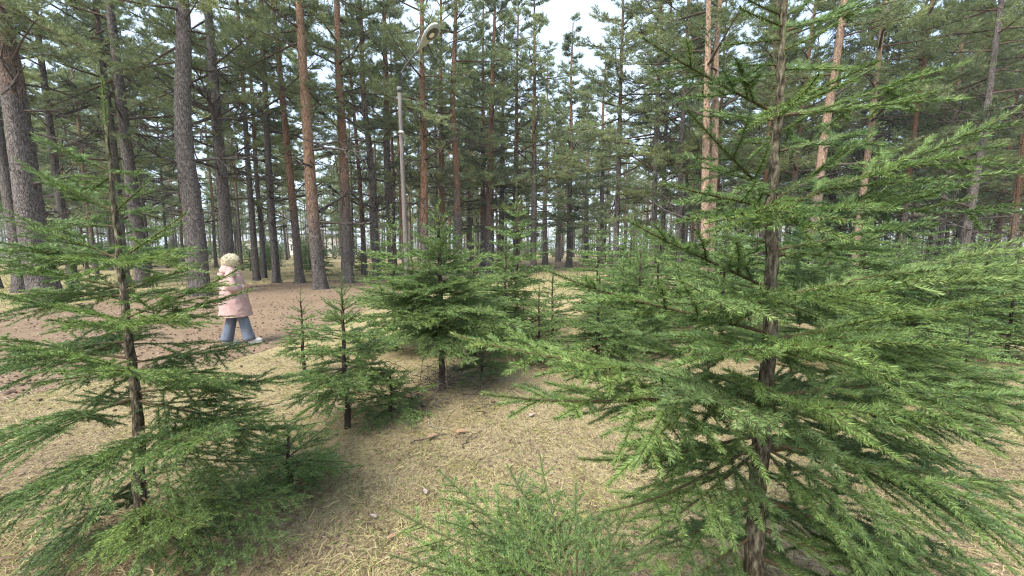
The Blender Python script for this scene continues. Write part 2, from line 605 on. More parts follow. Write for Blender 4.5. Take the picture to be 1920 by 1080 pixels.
def edge_pts(E, n=90):
    P = np.array([ground_at(*e)[:2] for e in E])
    d = np.concatenate([[0], np.cumsum(np.linalg.norm(np.diff(P, axis=0), axis=1))])
    t = np.linspace(0, d[-1], n)
    Q = np.stack([np.interp(t, d, P[:, 0]), np.interp(t, d, P[:, 1])], -1)
    amp = np.clip(np.linspace(0.1, 0.5, n), 0, 1)[:, None]
    return Q + (rp.random((n, 2)) - 0.5) * amp * 0.9


PE0, PE1 = edge_pts(near_edge), edge_pts(far_edge)
PATH_POLY = np.concatenate([PE0, PE1[::-1]])
mb = MB()
rows = 8
V = np.stack([PE0 * (1 - t) + PE1 * t for t in np.linspace(0, 1, rows)])
V = np.concatenate([V, np.full(V.shape[:2] + (1,), 0.005)], -1)
nx = len(PE0)
k = (np.arange(rows - 1)[:, None] * nx + np.arange(nx - 1)[None]).ravel()
mb.add(V.reshape(-1, 3), None, np.stack([k, k + 1, k + nx + 1, k + nx], -1))
p = link('path', mb.mesh('path', M_PATH))
p['kind'] = 'structure'
p['label'] = 'broad brown path strewn with needles and cones'


def in_path(x, y, poly=PATH_POLY):
    x, y = np.asarray(x, float), np.asarray(y, float)
    inside = np.zeros(x.shape, bool)
    n = len(poly)
    for i in range(n):
        x0, y0 = poly[i]
        x1, y1 = poly[(i + 1) % n]
        if y0 == y1:
            continue
        c = ((y0 > y) != (y1 > y)) & (x < (x1 - x0) * (y - y0) / (y1 - y0) + x0)
        inside ^= c
    return inside


# ------------------------------------------------------------------ pines
rng = np.random.default_rng(11)
HT = 20.0      # prototype height


def sway_fn(r):
    a, b, c, d = r.normal(0, 0.045, 4)
    b *= 0.5
    return lambda z: np.stack([a * np.sin(z * 0.35 + c * 20) + b * np.sin(z * 0.7), d * np.sin(z * 0.3 + a * 30) + a * 0.7 * np.sin(z * 0.8), z * 0 + z], -1)


def pine_trunk_mesh(name, r, sw, r0=0.2, sides=16, rings=44):
    z = HT * np.linspace(0, 1, rings) ** 1.25
    P = sw(z)
    P[:, :2] -= P[0, :2]
    P[0, 2] = -0.15
    rad = r0 * (1 - 0.86 * (z / HT) ** 1.05) + 0.28 * r0 * np.exp(-z / 0.35)
    t = MB()
    a = np.arange(sides) / sides * 2 * np.pi
    lump = 1 + 0.05 * np.sin(a * 3 + r.random() * 6)[None] + 0.06 * (r.random((rings, sides)) - 0.5)
    flare = 1 + 0.22 * np.sin(a * 5 + r.random() * 6)[None] * np.exp(-z / 0.3)[:, None]
    rr = rad[:, None] * lump * flare
    V = P[:, None] + np.stack([rr * np.cos(a), rr * np.sin(a), 0 * rr], -1)
    i = np.arange(rings - 1)[:, None] * sides
    j = np.arange(sides)[None]
    k = (j + 1) % sides
    Q = np.stack([i + j, i + k, i + k + sides, i + j + sides], -1).reshape(-1, 4)
    t.add(V.reshape(-1, 3), None, Q)
    return t.mesh(name, M_BARKP)


def pine_crown_mesh(name, r, sw, hb, nlimb, spread, nshoot, width, ln=0.075, cone=0.5, npn=13):
    """limbs in loose whorls from hb to the top; flat, upturned sprays of long-needled shoots"""
    limbs, secs, shoots = Twigs(), Twigs(), Twigs()
    o0 = sw(np.array([0.0]))[0]
    for i in range(nlimb):
        f = (i + r.random()) / nlimb
        z = hb + (HT - 0.5 - hb) * f ** 0.9
        c = sw(np.array([z]))[0] - np.array([o0[0], o0[1], 0])
        z += r.normal(0, 0.35)
        c = sw(np.array([z]))[0] - np.array([o0[0], o0[1], 0])
        az = i * 2.399 + r.normal(0, 1.0)
        prof = (1 - f) ** cone * (0.55 + 0.45 * min(1, f * 5 + 0.3))
        L = max(spread * prof * (r.uniform(0.3, 0.7) if r.random() < 0.3 else r.uniform(0.75, 1.3)), 0.45)
        el = R(r.normal(-2 + 42 * f, 17))
        h = np.array([math.cos(az), math.sin(az), 0])
        D = (h * math.cos(el) + UP * math.sin(el)) * L
        lat = np.array([-h[1], h[0], 0])
        G = -UP * L * r.uniform(0.05, 0.28) + lat * L * r.normal(0, 0.15)
        H = UP * L * r.uniform(0.08, 0.3) + lat * L * r.normal(0, 0.12)
        limbs.add(c, D, G, H, 0.012 + 0.014 * L, 0.006, 0.5)
        base_t = np.clip(r.normal(0.56, 0.17), 0, 1)
        ns = int(4 + L * 4.2)
        for q in range(ns):
            s = 0.28 + 0.70 * (q + r.random()) / ns if L > 0.8 else r.uniform(0.2, 1)
            p = c + D * s + G * s * s + H * s ** 3
            t = nrm(D + 2 * G * s + 3 * H * s * s)
            sd = nrm(np.cross(UP, t)) * (1 if q % 2 else -1)
            l2 = L * r.uniform(0.18, 0.36) * (1.15 - 0.6 * s) + 0.12
            th = R(r.normal(52, 14))
            d2 = nrm(t * math.cos(th) + sd * math.sin(th) + UP * r.normal(0.1, 0.22)) * l2
            g2 = UP * l2 * r.normal(0.02, 0.16)
            secs.add(p, d2, g2, np.zeros(3), 0.010, 0.004, 0.5)
            for w in range(nshoot):
                s2 = 0.25 + 0.75 * (w + r.random()) / nshoot
                p2 = p + d2 * s2 + g2 * s2 * s2
                t2 = nrm(d2 + 2 * g2 * s2)
                sd2 = nrm(np.cross(UP, t2)) * (1 if w % 2 else -1)
                th2 = R(r.normal(45, 18))
                l3 = r.uniform(0.10, 0.22)
                d3 = nrm(t2 * math.cos(th2) + sd2 * math.sin(th2) + UP * r.normal(0.28, 0.25)) * l3
                shoots.add(p2, d3, UP * l3 * 0.15, np.zeros(3), 0.004, 0.002, np.clip(base_t + r.normal(0, 0.12), 0, 1))
    m = MB()
    twig_wood(m, limbs, 5, 5, m=0)
    twig_wood(m, secs, 2, 3, m=0)
    needles(m, shoots, r, 0.16 / npn, ln, width, quad=False, ang=(46, 14), m=1, up_bias=False, jit=0.06)
    return m.mesh(name, [M_PLIMB, M_PINE], smooth=True)


def bare_limb_mesh(name, r, mt, forks=6, L=1.0, stub=False):
    tw = Twigs()
    w = r.normal(0, 0.16, 4)
    D = np.array([1.0, 0, 0.05]) * L
    G = np.array([0, w[0], -0.25 + w[1] * 0.6]) * L
    H = np.array([0, w[2], 0.30 + w[3]]) * L
    if stub:
        tw.add((0, 0, 0), (0.18, 0, 0.03), (0, w[0] * 0.2, 0.02), (0, 0, 0), 0.022, 0.009)
    else:
        tw.add((0, 0, 0), D, G, H, 0.028, 0.007)
        for i in range(forks):
            s = r.uniform(0.25, 0.95)
            p = D * s + G * s * s + H * s ** 3
            t = nrm(D + 2 * G * s + 3 * H * s * s)
            l2 = r.uniform(0.18, 0.5) * (1.15 - s) * L + 0.08
            d2 = nrm(t + r.normal(0, 0.55, 3)) * l2
            g2 = r.normal(0, 0.18, 3) * l2
            tw.add(p, d2, g2, g2 * 0, 0.013, 0.005)
            for q in range(r.integers(1, 4)):
                s2 = r.uniform(0.3, 0.9)
                p2 = p + d2 * s2 + g2 * s2 * s2
                l3 = l2 * r.uniform(0.25, 0.55)
                d3 = nrm(d2 + r.normal(0, 0.35, 3) * l2) * l3
                tw.add(p2, d3, r.normal(0, 0.1, 3) * l3, g2 * 0, 0.008, 0.004)
    m = MB()
    twig_wood(m, tw, 5, 5)
    return m.mesh(name, mt)


LIMBS = [bare_limb_mesh('bare_branch', rng, M_LIMB, 4 + i) for i in range(6)]
LIMBS_PALE = [bare_limb_mesh('bare_branch', rng, M_LIMB_PALE, 3) for i in range(2)]
STUBS = [bare_limb_mesh('branch_stub', rng, M_LIMB, stub=True) for i in range(3)]

PROTO = {}


def make_proto(key, hb, nlimb, spread, nshoot, width, far=False, cone=0.5, npn=13):
    r = np.random.default_rng(hash_(key))
    sw = sway_fn(r)
    PROTO[key] = dict(trunk=pine_trunk_mesh('trunk', r, sw, 0.2, 10 if far else 18, 22 if far else 48),
                      crown=pine_crown_mesh('crown', r, sw, hb, nlimb, spread, nshoot, width, 0.20 if far else 0.125, cone, npn),
                      sw=sw, hb=hb)


def hash_(s):
    h = 7
    for ch in s:
        h = (h * 131 + ord(ch)) % 1000003
    return h


# near: finer needles; far: fewer, broader
make_proto('tall_a', 7.0, 36, 2.8, 7, 0.024)
make_proto('tall_b', 8.0, 34, 2.6, 7, 0.024)
make_proto('low_a', 3.6, 52, 3.0, 7, 0.024, cone=0.7)
make_proto('low_b', 4.6, 48, 2.7, 7, 0.024, cone=0.6)
make_proto('far_a', 4.0, 54, 3.0, 5, 0.036, True, 0.6, 10)
make_proto('far_b', 5.5, 48, 2.8, 5, 0.036, True, 0.5, 10)
make_proto('far_c', 2.8, 58, 2.9, 5, 0.036, True, 0.75, 10)
make_proto('far_d', 10.5, 40, 2.7, 5, 0.036, True, 0.45, 10)


def pine(px, Z, wpx, proto, label, orange=8.0, pale=0.0, lean=(0, 0), hscale=1.0, group=None, limbs=0, stubs=0, seed=0, spin=None, limb_z=(2.6, 8.5), base=None, limb_l=(0.9, 2.6), pale_limbs=0, cw=1.0):
    r = np.random.default_rng(1000 + seed)
    b = foot(px, Z) if base is None else np.array(base, float)
    e = link('pine_tree', None, None, b, (0, 0, 0))
    e.empty_display_size = 0.3
    # lean: metres of sideways drift per 10 m of height, (towards +x, towards +y)
    e.rotation_euler = (-math.atan(lean[1] / 10), math.atan(lean[0] / 10), 0)
    pr = PROTO[proto]
    off = math.hypot(b[0], b[1]) / max(b[1], 0.1)
    dia = wpx * Z / F / off ** 0.95
    sp = r.uniform(0, 6.28) if spin is None else spin
    k = dia / 0.36
    tr = link('trunk', pr['trunk'], e, (0, 0, 0), (0, 0, sp), (k, k, hscale))
    tr.color = (orange / 20.0, pale, 0, 1)
    link('crown', pr['crown'], e, (0, 0, 0), (0, 0, sp), (cw * hscale ** 0.5, cw * hscale ** 0.5, hscale))
    for i in range(limbs):
        z = r.uniform(*limb_z)
        az = r.uniform(0, 6.28)
        L = r.uniform(*limb_l)
        me = LIMBS[r.integers(len(LIMBS))] if i >= pale_limbs else LIMBS_PALE[i % 2]
        link('bare_branch', me, e, (0.8 * k * 0.18 * math.cos(az), 0.8 * k * 0.18 * math.sin(az), z), (r.normal(0, 0.4), r.normal(-0.12, 0.2), az), L)
    for i in range(stubs):
        z = r.uniform(0.8, 7)
        az = r.uniform(0, 6.28)
        rad = k * 0.2 * (1 - 0.8 * z / HT) * 0.85
        link('branch_stub', STUBS[r.integers(3)], e, (rad * math.cos(az), rad * math.sin(az), z), (r.normal(0, 1), r.normal(0.1, 0.3), az), r.uniform(0.7, 1.6))
    tag(e, label, 'pine tree', group)
    return e


PT = [
    # px, Z, width px, proto, label, orange height, pale, lean, limbs, stubs
    (86, 12.5, 58, 'tall_a', 'very thick grey-barked pine at the left edge, reddish higher up', 7.5, 0, (-0.35, 0), 9, 14),
    (40, 15.5, 28, 'tall_b', 'grey pine trunk half hidden behind the very thick leftmost pine', 12, 0, (-0.45, 0), 3, 6),
    (-14, 17.0, 30, 'tall_a', 'grey pine cut by the left border of the photo', 12, 0, (0, 0), 3, 4),
    (138, 18.0, 19, 'tall_b', 'slim greyish pine just right of the very thick leftmost pine', 11, 0.2, (-0.2, 0), 8, 8),
    (236, 19.0, 19, 'low_b', 'dark pine rising right behind the tip of the left spruce', 12, 0, (-0.1, 0), 7, 6),
    (268, 17.5, 27, 'tall_a', 'grey pine just right of the left spruce, crown over it', 13, 0, (-0.25, 0), 5, 8),
    (374, 14.5, 38, 'tall_b', 'thick dark grey pine trunk left of the person', 11.5, 0, (-0.05, 0), 10, 18),
    (430, 17.0, 25, 'tall_a', 'dark pine directly behind the person with many bare crooked limbs', 13, 0, (-0.05, 0), 26, 8),
    (519, 19.8, 14, 'tall_b', 'slim straight dark pine, first trunk right of the person', 11, 0.1, (0.05, 0), 8, 6),
    (562, 19.6, 15, 'tall_a', 'slim pine turning orange low down, second trunk right of the person', 3.2, 0, (-0.4, 0), 6, 6),
    (600, 16.8, 23, 'tall_b', 'stout orange-brown pine above the smallest foreground spruce', 3.4, 0.25, (-0.1, 0), 6, 10),
    (652, 19.6, 20, 'tall_a', 'stout straight orange pine at the edge of the brown path', 4.2, 0.1, (0.05, 0), 7, 8),
    (684, 26.0, 9, 'far_d', 'thin reddish pine between the stout orange pine and the lamp post', 2.0, 0, (-0.3, 0), 4, 2),
    (708, 22.0, 14, 'tall_b', 'grey-brown pine two trunks left of the lamp post', 9, 0, (-0.25, 0), 8, 4),
    (736, 24.0, 16, 'low_b', 'dark brown pine immediately left of the lamp post', 9, 0, (0, 0), 6, 2),
    (797, 21.0, 15, 'tall_a', 'bright orange pine right behind the street lamp head', 2.6, 0, (0.1, 0), 7, 4),
    (832, 26.0, 12, 'low_b', 'red-orange pine second to the right of the lamp post', 3.0, 0, (0.05, 0), 5, 2),
    (862, 24.0, 15, 'tall_b', 'brown-orange pine above the right shoulder of the middle spruce', 4.5, 0, (0.0, 0), 6, 4),
    (905, 29.0, 11, 'low_a', 'left trunk of the tight group of reddish pines near the centre', 4.0, 0, (0.1, 0), 3, 2),
    (917, 27.0, 14, 'low_b', 'thickest trunk of the tight group of reddish pines near the centre', 4.0, 0, (0.25, 0), 4, 2),
    (938, 32.0, 10, 'low_a', 'right trunk of the tight group of reddish pines near the centre', 4.0, 0, (0.2, 0), 3, 2),
    (966, 30.0, 11, 'low_a', 'tall bushy pine standing just right of the tight central group', 8, 0, (0.1, 0), 4, 2),
    (1067, 36.0, 11, 'far_c', 'lone pine with pointed crown in the gap of open sky', 9, 0, (0, 0), 3, 2),
    (1222, 24.0, 11, 'low_a', 'dark pine with a low dense crown right of the sky gap', 12, 0, (0, 0), 6, 2),
    (1240, 26.0, 9, 'low_b', 'thinner dark pine touching the dense-crowned one right of the sky gap', 12, 0, (0, 0), 6, 2),
    (1022, 41.0, 10, 'far_c', 'pine filling the gap between the left rim and the lone pine', 9, 0, (0, 0), 0, 0),
    (1046, 50.0, 9, 'far_a', 'small distant pine low between the lone pine and its left neighbour', 9, 0, (0, 0), 0, 0),
    (1098, 47.0, 9, 'far_c', 'distant pine low in the sky gap just right of the lone pine', 9, 0, (0, 0), 0, 0),
    (1126, 38.0, 10, 'far_a', 'pine at the right foot of the sky gap', 9, 0, (0, 0), 0, 0),
    (1154, 26.0, 10, 'low_a', 'broad pine with drooping sprays at the right rim of the sky gap', 9, 0, (0, 0), 5, 0),
    (1270, 22.0, 11, 'low_b', 'broad dark pine just left of the two pale orange pines', 10, 0, (0, 0), 8, 0),
    (1000, 28.0, 11, 'low_a', 'broad pine at the left rim of the sky gap', 8, 0, (0, 0), 4, 0),
    (1318, 17.0, 16, 'tall_a', 'left of the two pale orange pines behind the right spruce', -3, 0.85, (-0.3, 0), 3, 2),
    (1332, 17.6, 15, 'tall_b', 'right of the two pale orange pines behind the right spruce', -3, 0.85, (-0.05, 0), 4, 2),
    (1424, 24.0, 11, 'low_a', 'reddish pine half hidden behind the trunk of the right spruce', 3, 0.1, (0.0, 0), 4, 2),
    (1506, 15.5, 20, 'tall_b', 'leaning pale pinkish pine right of the big spruce trunk', 3.5, 0.7, (0.45, 0), 6, 2),
    (1598, 18.0, 15, 'tall_a', 'slightly crooked pale grey pine in front of the dark tall spruce', -1, 0.9, (0.3, 0), 6, 4),
    (1680, 19.0, 13, 'low_b', 'brown pine trunk right of the dark tall spruce', 3.5, 0, (0.3, 0), 5, 2),
    (1738, 26.0, 8, 'low_a', 'thin brown pine between two thicker pines at the right', 4, 0, (0.1, 0), 5, 2),
    (1768, 30.0, 9, 'far_b', 'thin orange pine just left of the gnarled dark pine at right', 1.5, 0.2, (0.1, 0), 0, 0),
    (1798, 16.5, 18, 'low_b', 'gnarled dark pine with flaking bark near the right edge', 12.0, 0, (0.3, 0), 12, 12),
    (1786, 31.0, 10, 'far_a', 'orange pine half covered by the gnarled dark pine at right', 2.5, 0.1, (0.1, 0), 0, 0),
    (1862, 25.0, 11, 'low_a', 'reddish pine between the gnarled dark pine and the right border', 2.5, 0, (0.1, 0), 4, 2),
    (1888, 18.5, 13, 'low_b', 'straight brown pine nearest the right border of the photo', 3.0, 0, (0.1, 0), 6, 4),
]
taken = []
for i, (px, Z, w, pr, lab, og, pl, ln, nl, nst) in enumerate(PT):
    e = pine(px, Z, w, pr, lab, og, pl, ln, limbs=nl, stubs=nst, seed=i, hscale=1.05 if px == 1067 else 1.12 if 1140 < px < 1290 else 1.0, pale_limbs=0, cw=1.35 if 1010 < px < 1140 else 1.3 if 850 < px < 1290 else 1.1)
    taken.append((e.location.x, e.location.y))

SHORT = {86: 'very thick leftmost pine', 138: 'slim pine beside the thickest trunk', 236: 'pine behind the left spruce tip', 268: 'grey pine right of the left spruce',
         374: 'thick dark trunk left of the person', 430: 'bare-limbed pine behind the person', 519: 'slim dark pine right of the person', 562: 'slim orange pine right of the person',
         600: 'stout orange-brown pine', 652: 'stout orange pine at the path edge', 684: 'thin reddish pine before the lamp post', 708: 'grey-brown pine before the lamp post',
         736: 'dark pine touching the lamp post', 797: 'bright orange pine behind the lamp', 832: 'red-orange pine past the lamp', 862: 'brown-orange pine over the middle spruce',
         938: 'tight central pine group', 1000: 'left rim of the sky gap', 1067: 'lone pine in the sky gap', 1158: 'right rim of the sky gap', 1240: 'dark pines right of the sky gap',
         1270: 'broad dark pine by the pale pair', 1332: 'two pale orange pines', 1424: 'big spruce trunk', 1506: 'leaning pale pinkish pine', 1598: 'crooked pale grey pine',
         1680: 'brown trunk past the dark spruce', 1738: 'thin brown right-hand pine', 1798: 'gnarled dark pine', 1862: 'reddish pine near the right border', 1888: 'straight pine at the right border'}
NTH = ['first', 'second', 'third', 'fourth', 'fifth', 'sixth', 'seventh', 'eighth', 'ninth', 'tenth']
MIDROW = []
# the deeper rows of the forest
r = np.random.default_rng(77)
made = 0
tries = 0
while made < 235 and tries < 8000:
    tries += 1
    Z = 21 + 60 * r.random() ** 1.25
    px = r.uniform(-60, 1980)
    b = foot(px, Z)
    if in_path(b[0], b[1]) and Z < 45:
        continue
    hs = r.uniform(0.82, 1.05)
    if 1000 < px < 1140:
        if Z < 36:
            continue
        hs = (CH + Z * r.uniform(170, 300) / F) / HT
    if 930 < px < 1200 and Z < 30:
        continue
    if any((b[0] - x) ** 2 + (b[1] - y) ** 2 < 1.9 ** 2 for x, y in taken):
        continue
    taken.append((b[0], b[1]))
    left = px < 760
    if Z < 34:
        lab, grp = 'pine trunk in the middle rows of the forest behind the named front pines', 'pines in the middle rows'
        pr = r.choice(['far_a', 'far_b', 'far_c'] if not left else ['far_b', 'far_d', 'far_a'])
    else:
        lab, grp = 'thin distant pine in the farthest rows of the forest', 'pines in the far rows'
        pr = r.choice(['far_a', 'far_b', 'far_d'])
    pe = pine(px, Z, r.uniform(0.24, 0.36) * F / Z, pr, lab, r.uniform(2, 9), 0.3 * r.random(), (r.normal(0, 0.15), r.normal(0, 0.15)), hs, grp, limbs=4 if Z < 34 else 0, seed=500 + made)
    if Z < 34:
        MIDROW.append((px, pe))
    made += 1
seen = {}
for px, pe in sorted(MIDROW, key=lambda q: q[0]):
    lf = [q for q in SHORT if q <= px]
    if lf:
        k = max(lf)
        n_ = seen.get(k, 0)
        seen[k] = n_ + 1
        pe['label'] = '%s slimmer pine right of the %s, a row behind' % (NTH[min(n_, 9)], SHORT[k])
    else:
        n_ = seen.get(0, 0)
        seen[0] = n_ + 1
        pe['label'] = '%s slimmer pine from the left border, left of the very thick pine' % NTH[min(n_, 9)]

# the wood beyond, one mass
r = np.random.default_rng(123)
fw, fl = MB(), Twigs()
trk = Twigs()
for i in range(560):
    Z = r.uniform(84, 150)
    px = r.uniform(-80, 2000)
    b = foot(px, Z)
    H = r.uniform(14, 21) * (0.62 if 1010 < px < 1130 else 1)
    trk.add(b, UP * H, np.zeros(3), np.zeros(3), r.uniform(0.13, 0.19), 0.04)
    hb = r.uniform(0.3, 5)
    tnt = np.clip(r.normal(0.45, 0.15), 0, 1)
    for q in range(34):
        f = r.random()
        z = hb + (H - hb) * f
        az = r.uniform(0, 6.283)
        L = max(3.0 * (1 - f) ** 0.6 * r.uniform(0.5, 1.1), 0.5)
        h = np.array([math.cos(az), math.sin(az), r.normal(0.1, 0.2)])
        fl.add(b + UP * z + h * L * 0.2, h * L * 0.8, UP * L * 0.05, np.zeros(3), 0.02, 0.01, tnt)
for i in range(520):
    Z = r.uniform(58, 120)
    px = r.uniform(-80, 2000)
    b = foot(px, Z)
    if in_path(b[0], b[1]):
        continue
    hgt = r.uniform(0.8, 3.2)
    tnt = np.clip(r.normal(0.45, 0.18), 0, 1)
    for q in range(12):
        az = r.uniform(0, 6.283)
        h = np.array([math.cos(az), math.sin(az), r.uniform(0.1, 1.0)])
        fl.add(b + UP * hgt * r.random() * 0.8, h * hgt * 0.45, UP * 0.05, np.zeros(3), 0.02, 0.01, tnt)
twig_wood(fw, trk, 2, 5, m=0)
needles(fw, fl, r, 0.16, 0.5, 0.22, False, ang=(55, 20), m=1, up_bias=False, jit=0.08)
o = link('far_wood', fw.mesh('far_wood', [M_PLIMB, M_PINE]))
o['kind'] = 'stuff'
o['label'] = 'distant wood closing the view behind the last rows of pines'
o['category'] = 'wood'

# ------------------------------------------------------------------ spruces
def grow(tw, r, a, D, G, H, level, n, rad, fresh, kl=(0.62, 0.58, 0.5), maxlev=2, normal=UP, bare=0.10, droop=0.0):
    """a spruce axis of n yearly lengths with lateral pairs at the year nodes and a few between"""
    a, D, G, H = (np.asarray(x, float) for x in (a, D, G, H))
    L = np.linalg.norm(D + G + H)
    tw.add(a, D, G, H, rad, max(rad * 0.3, 0.0009), np.clip(fresh + r.normal(0, 0.05), 0, 1), bare if level == 0 else 0.0, level)
    if level >= maxlev + 1 or (n <= 1 and L < 0.06):
        return
    inc = L / n
    for j in range(0, n):
        rem = n - j
        spots = []
        if j > 0:
            for sgn in (-1, 1):
                spots.append((j / n + r.normal(0, 0.01), sgn, inc * rem * kl[min(level, 2)] * r.uniform(0.72, 1.08), rem))
        if rem >= 2 or level == 0:
            for q in range(2 if level == 0 else 1):
                s = (j + r.uniform(0.25, 0.85)) / n
                if rem >= 2 and s > bare + 0.04:
                    spots.append((s, 1 if r.random() < 0.5 else -1, inc * rem * kl[min(level, 2)] * r.uniform(0.4, 0.62), max(rem - 1, 1)))
        for s, sgn, l2, rm in spots:
            if l2 < 0.022 or s < 0.04 or s > 0.99:
                continue
            p = a + D * s + G * s * s + H * s ** 3
            t = nrm(D + 2 * G * s + 3 * H * s * s)
            sd = nrm(np.cross(normal, t)) * sgn
            th = R(r.normal(50, 8))
            d2 = nrm(t * math.cos(th) + sd * math.sin(th) + normal * r.normal(0.04, 0.16)) * l2
            g2 = -UP * l2 * (r.uniform(0.0, 0.12) + droop * r.uniform(0.3, 1.3)) + t * l2 * 0.12
            f2 = fresh + 0.05 * (s - 0.5) + r.normal(0, 0.06)
            grow(tw, r, p, d2, g2, np.zeros(3), level + 1, max(1, int(round(rm * 0.75))), max(rad * 0.42, 0.0011), f2, kl, maxlev, nrm(normal + r.normal(0, 0.12, 3)), bare, droop)


def branch_twigs(r, a, tip, sag, lift, inc=0.14, fresh=0.5, rad=None, droop=0.0, **kw):
    a, tip = np.asarray(a, float), np.asarray(tip, float)
    L = np.linalg.norm(tip - a)
    hv = nrm(tip - a)
    lat = nrm(np.cross(hv, UP))
    G = -UP * L * sag + lat * L * r.normal(0, 0.05)
    H = UP * L * lift
    D = tip - a - G - H
    tw = Twigs()
    n = max(1, int(round(L / inc)))
    grow(tw, r, a, D, G, H, 0, n, rad if rad else 0.0022 + 0.0058 * L, fresh, droop=droop, normal=nrm(UP + r.normal(0, 0.14, 3)), **kw)
    return tw


def branch_meshes(tw, r, pitch, nl, nw, quad, mats, offset=None, wood=True):
    lev = np.array(tw.lev)
    w = MB()
    twig_wood(w, tw, 8, 6, lev == 0)
    twig_wood(w, tw, 3, 3, lev > 0)
    nb = MB()
    needles(nb, tw, r, pitch, nl, nw, quad)
    return w.mesh('branch', mats[0], offset=offset), nb.mesh('needles', mats[1], offset=offset)


def spruce_trunk(r, P, rad, mt, offset):
    m = MB()
    P = np.array(P, float)
    s = np.linspace(0, 1, 46)
    k = np.linspace(0, 1, len(P))
    Q = np.stack([np.interp(s, k, P[:, i]) for i in range(3)], -1)
    rr = np.interp(s, k, rad) * (1 + 0.07 * (r.random(46) - 0.5))
    Q[1:-1, :2] += r.normal(0, 0.0025, (44, 2))
    tube(m, Q, rr, 12, jitter=0.26, rng=r)
    return m.mesh('trunk', mt, offset=offset)


# ---- hero spruces placed limb by limb
def hero_spruce(name_label, trunk_px, Z, base_r, branches, mats, pitch, nl, nw, quad, seed, leader=None, fresh=0.5, inc=0.14, group=None, grow_kw=None):
    """trunk_px: (px, py) points up the trunk at depth Z; branches: (attach py, tip px, tip py, tip depth offset, sag, lift, freshness)"""
    r = np.random.default_rng(seed)
    T = [at(px, py, Z) for px, py in trunk_px]
    base = np.array([T[0][0], T[0][1], 0.0])
    T = [base + np.array([0, 0, -0.05])] + T
    T = np.array(T)
    e = link('spruce_tree', None, None, base)
    e.empty_display_size = 0.2
    zs = T[:, 2]
    top = zs[-1]
    rad = base_r * (1 - 0.85 * (zs / top) ** 1.1) + 0.003
    link('trunk', spruce_trunk(r, T, rad, mats[0], base), e)
    pys = [q[1] for q in trunk_px]
    pxs = [q[0] for q in trunk_px]
    for (py, tx, ty, dz, sag, lift, fr) in branches:
        ax = np.interp(-py, [-q for q in pys], pxs)
        a = at(ax, py, Z)
        tip = at(tx, ty, Z + dz)
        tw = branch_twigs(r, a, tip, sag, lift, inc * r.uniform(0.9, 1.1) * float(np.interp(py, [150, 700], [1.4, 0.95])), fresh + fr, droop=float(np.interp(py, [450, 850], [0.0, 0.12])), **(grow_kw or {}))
        w, nd = branch_meshes(tw, r, pitch, nl, nw, quad, (M_TWIG if mats[0] is M_BARKS else M_BARKS_D, M_SILVER if (fr == 0.12 and Z < 1.5) else mats[1]), offset=a)
        b = link('branch', w, e, a - base)
        link('needles', nd, b)
    if leader:
        tw = Twigs()
        a = at(leader[2], leader[3], Z) if len(leader) > 2 else T[-1] - UP * 0.02
        tipp = at(leader[0], leader[1], Z)
        tw.add(a, tipp - a, np.zeros(3), np.zeros(3), 0.004, 0.002, leader[4] if len(leader) > 4 else 0.6)
        w, nd = branch_meshes(tw, r, pitch, nl, nw, quad, (M_TWIG, mats[1]), offset=a)
        b = link('leader_shoot', w, e, a - base)
        link('needles', nd, b)
    tag(e, name_label, 'spruce tree', group)
    return e


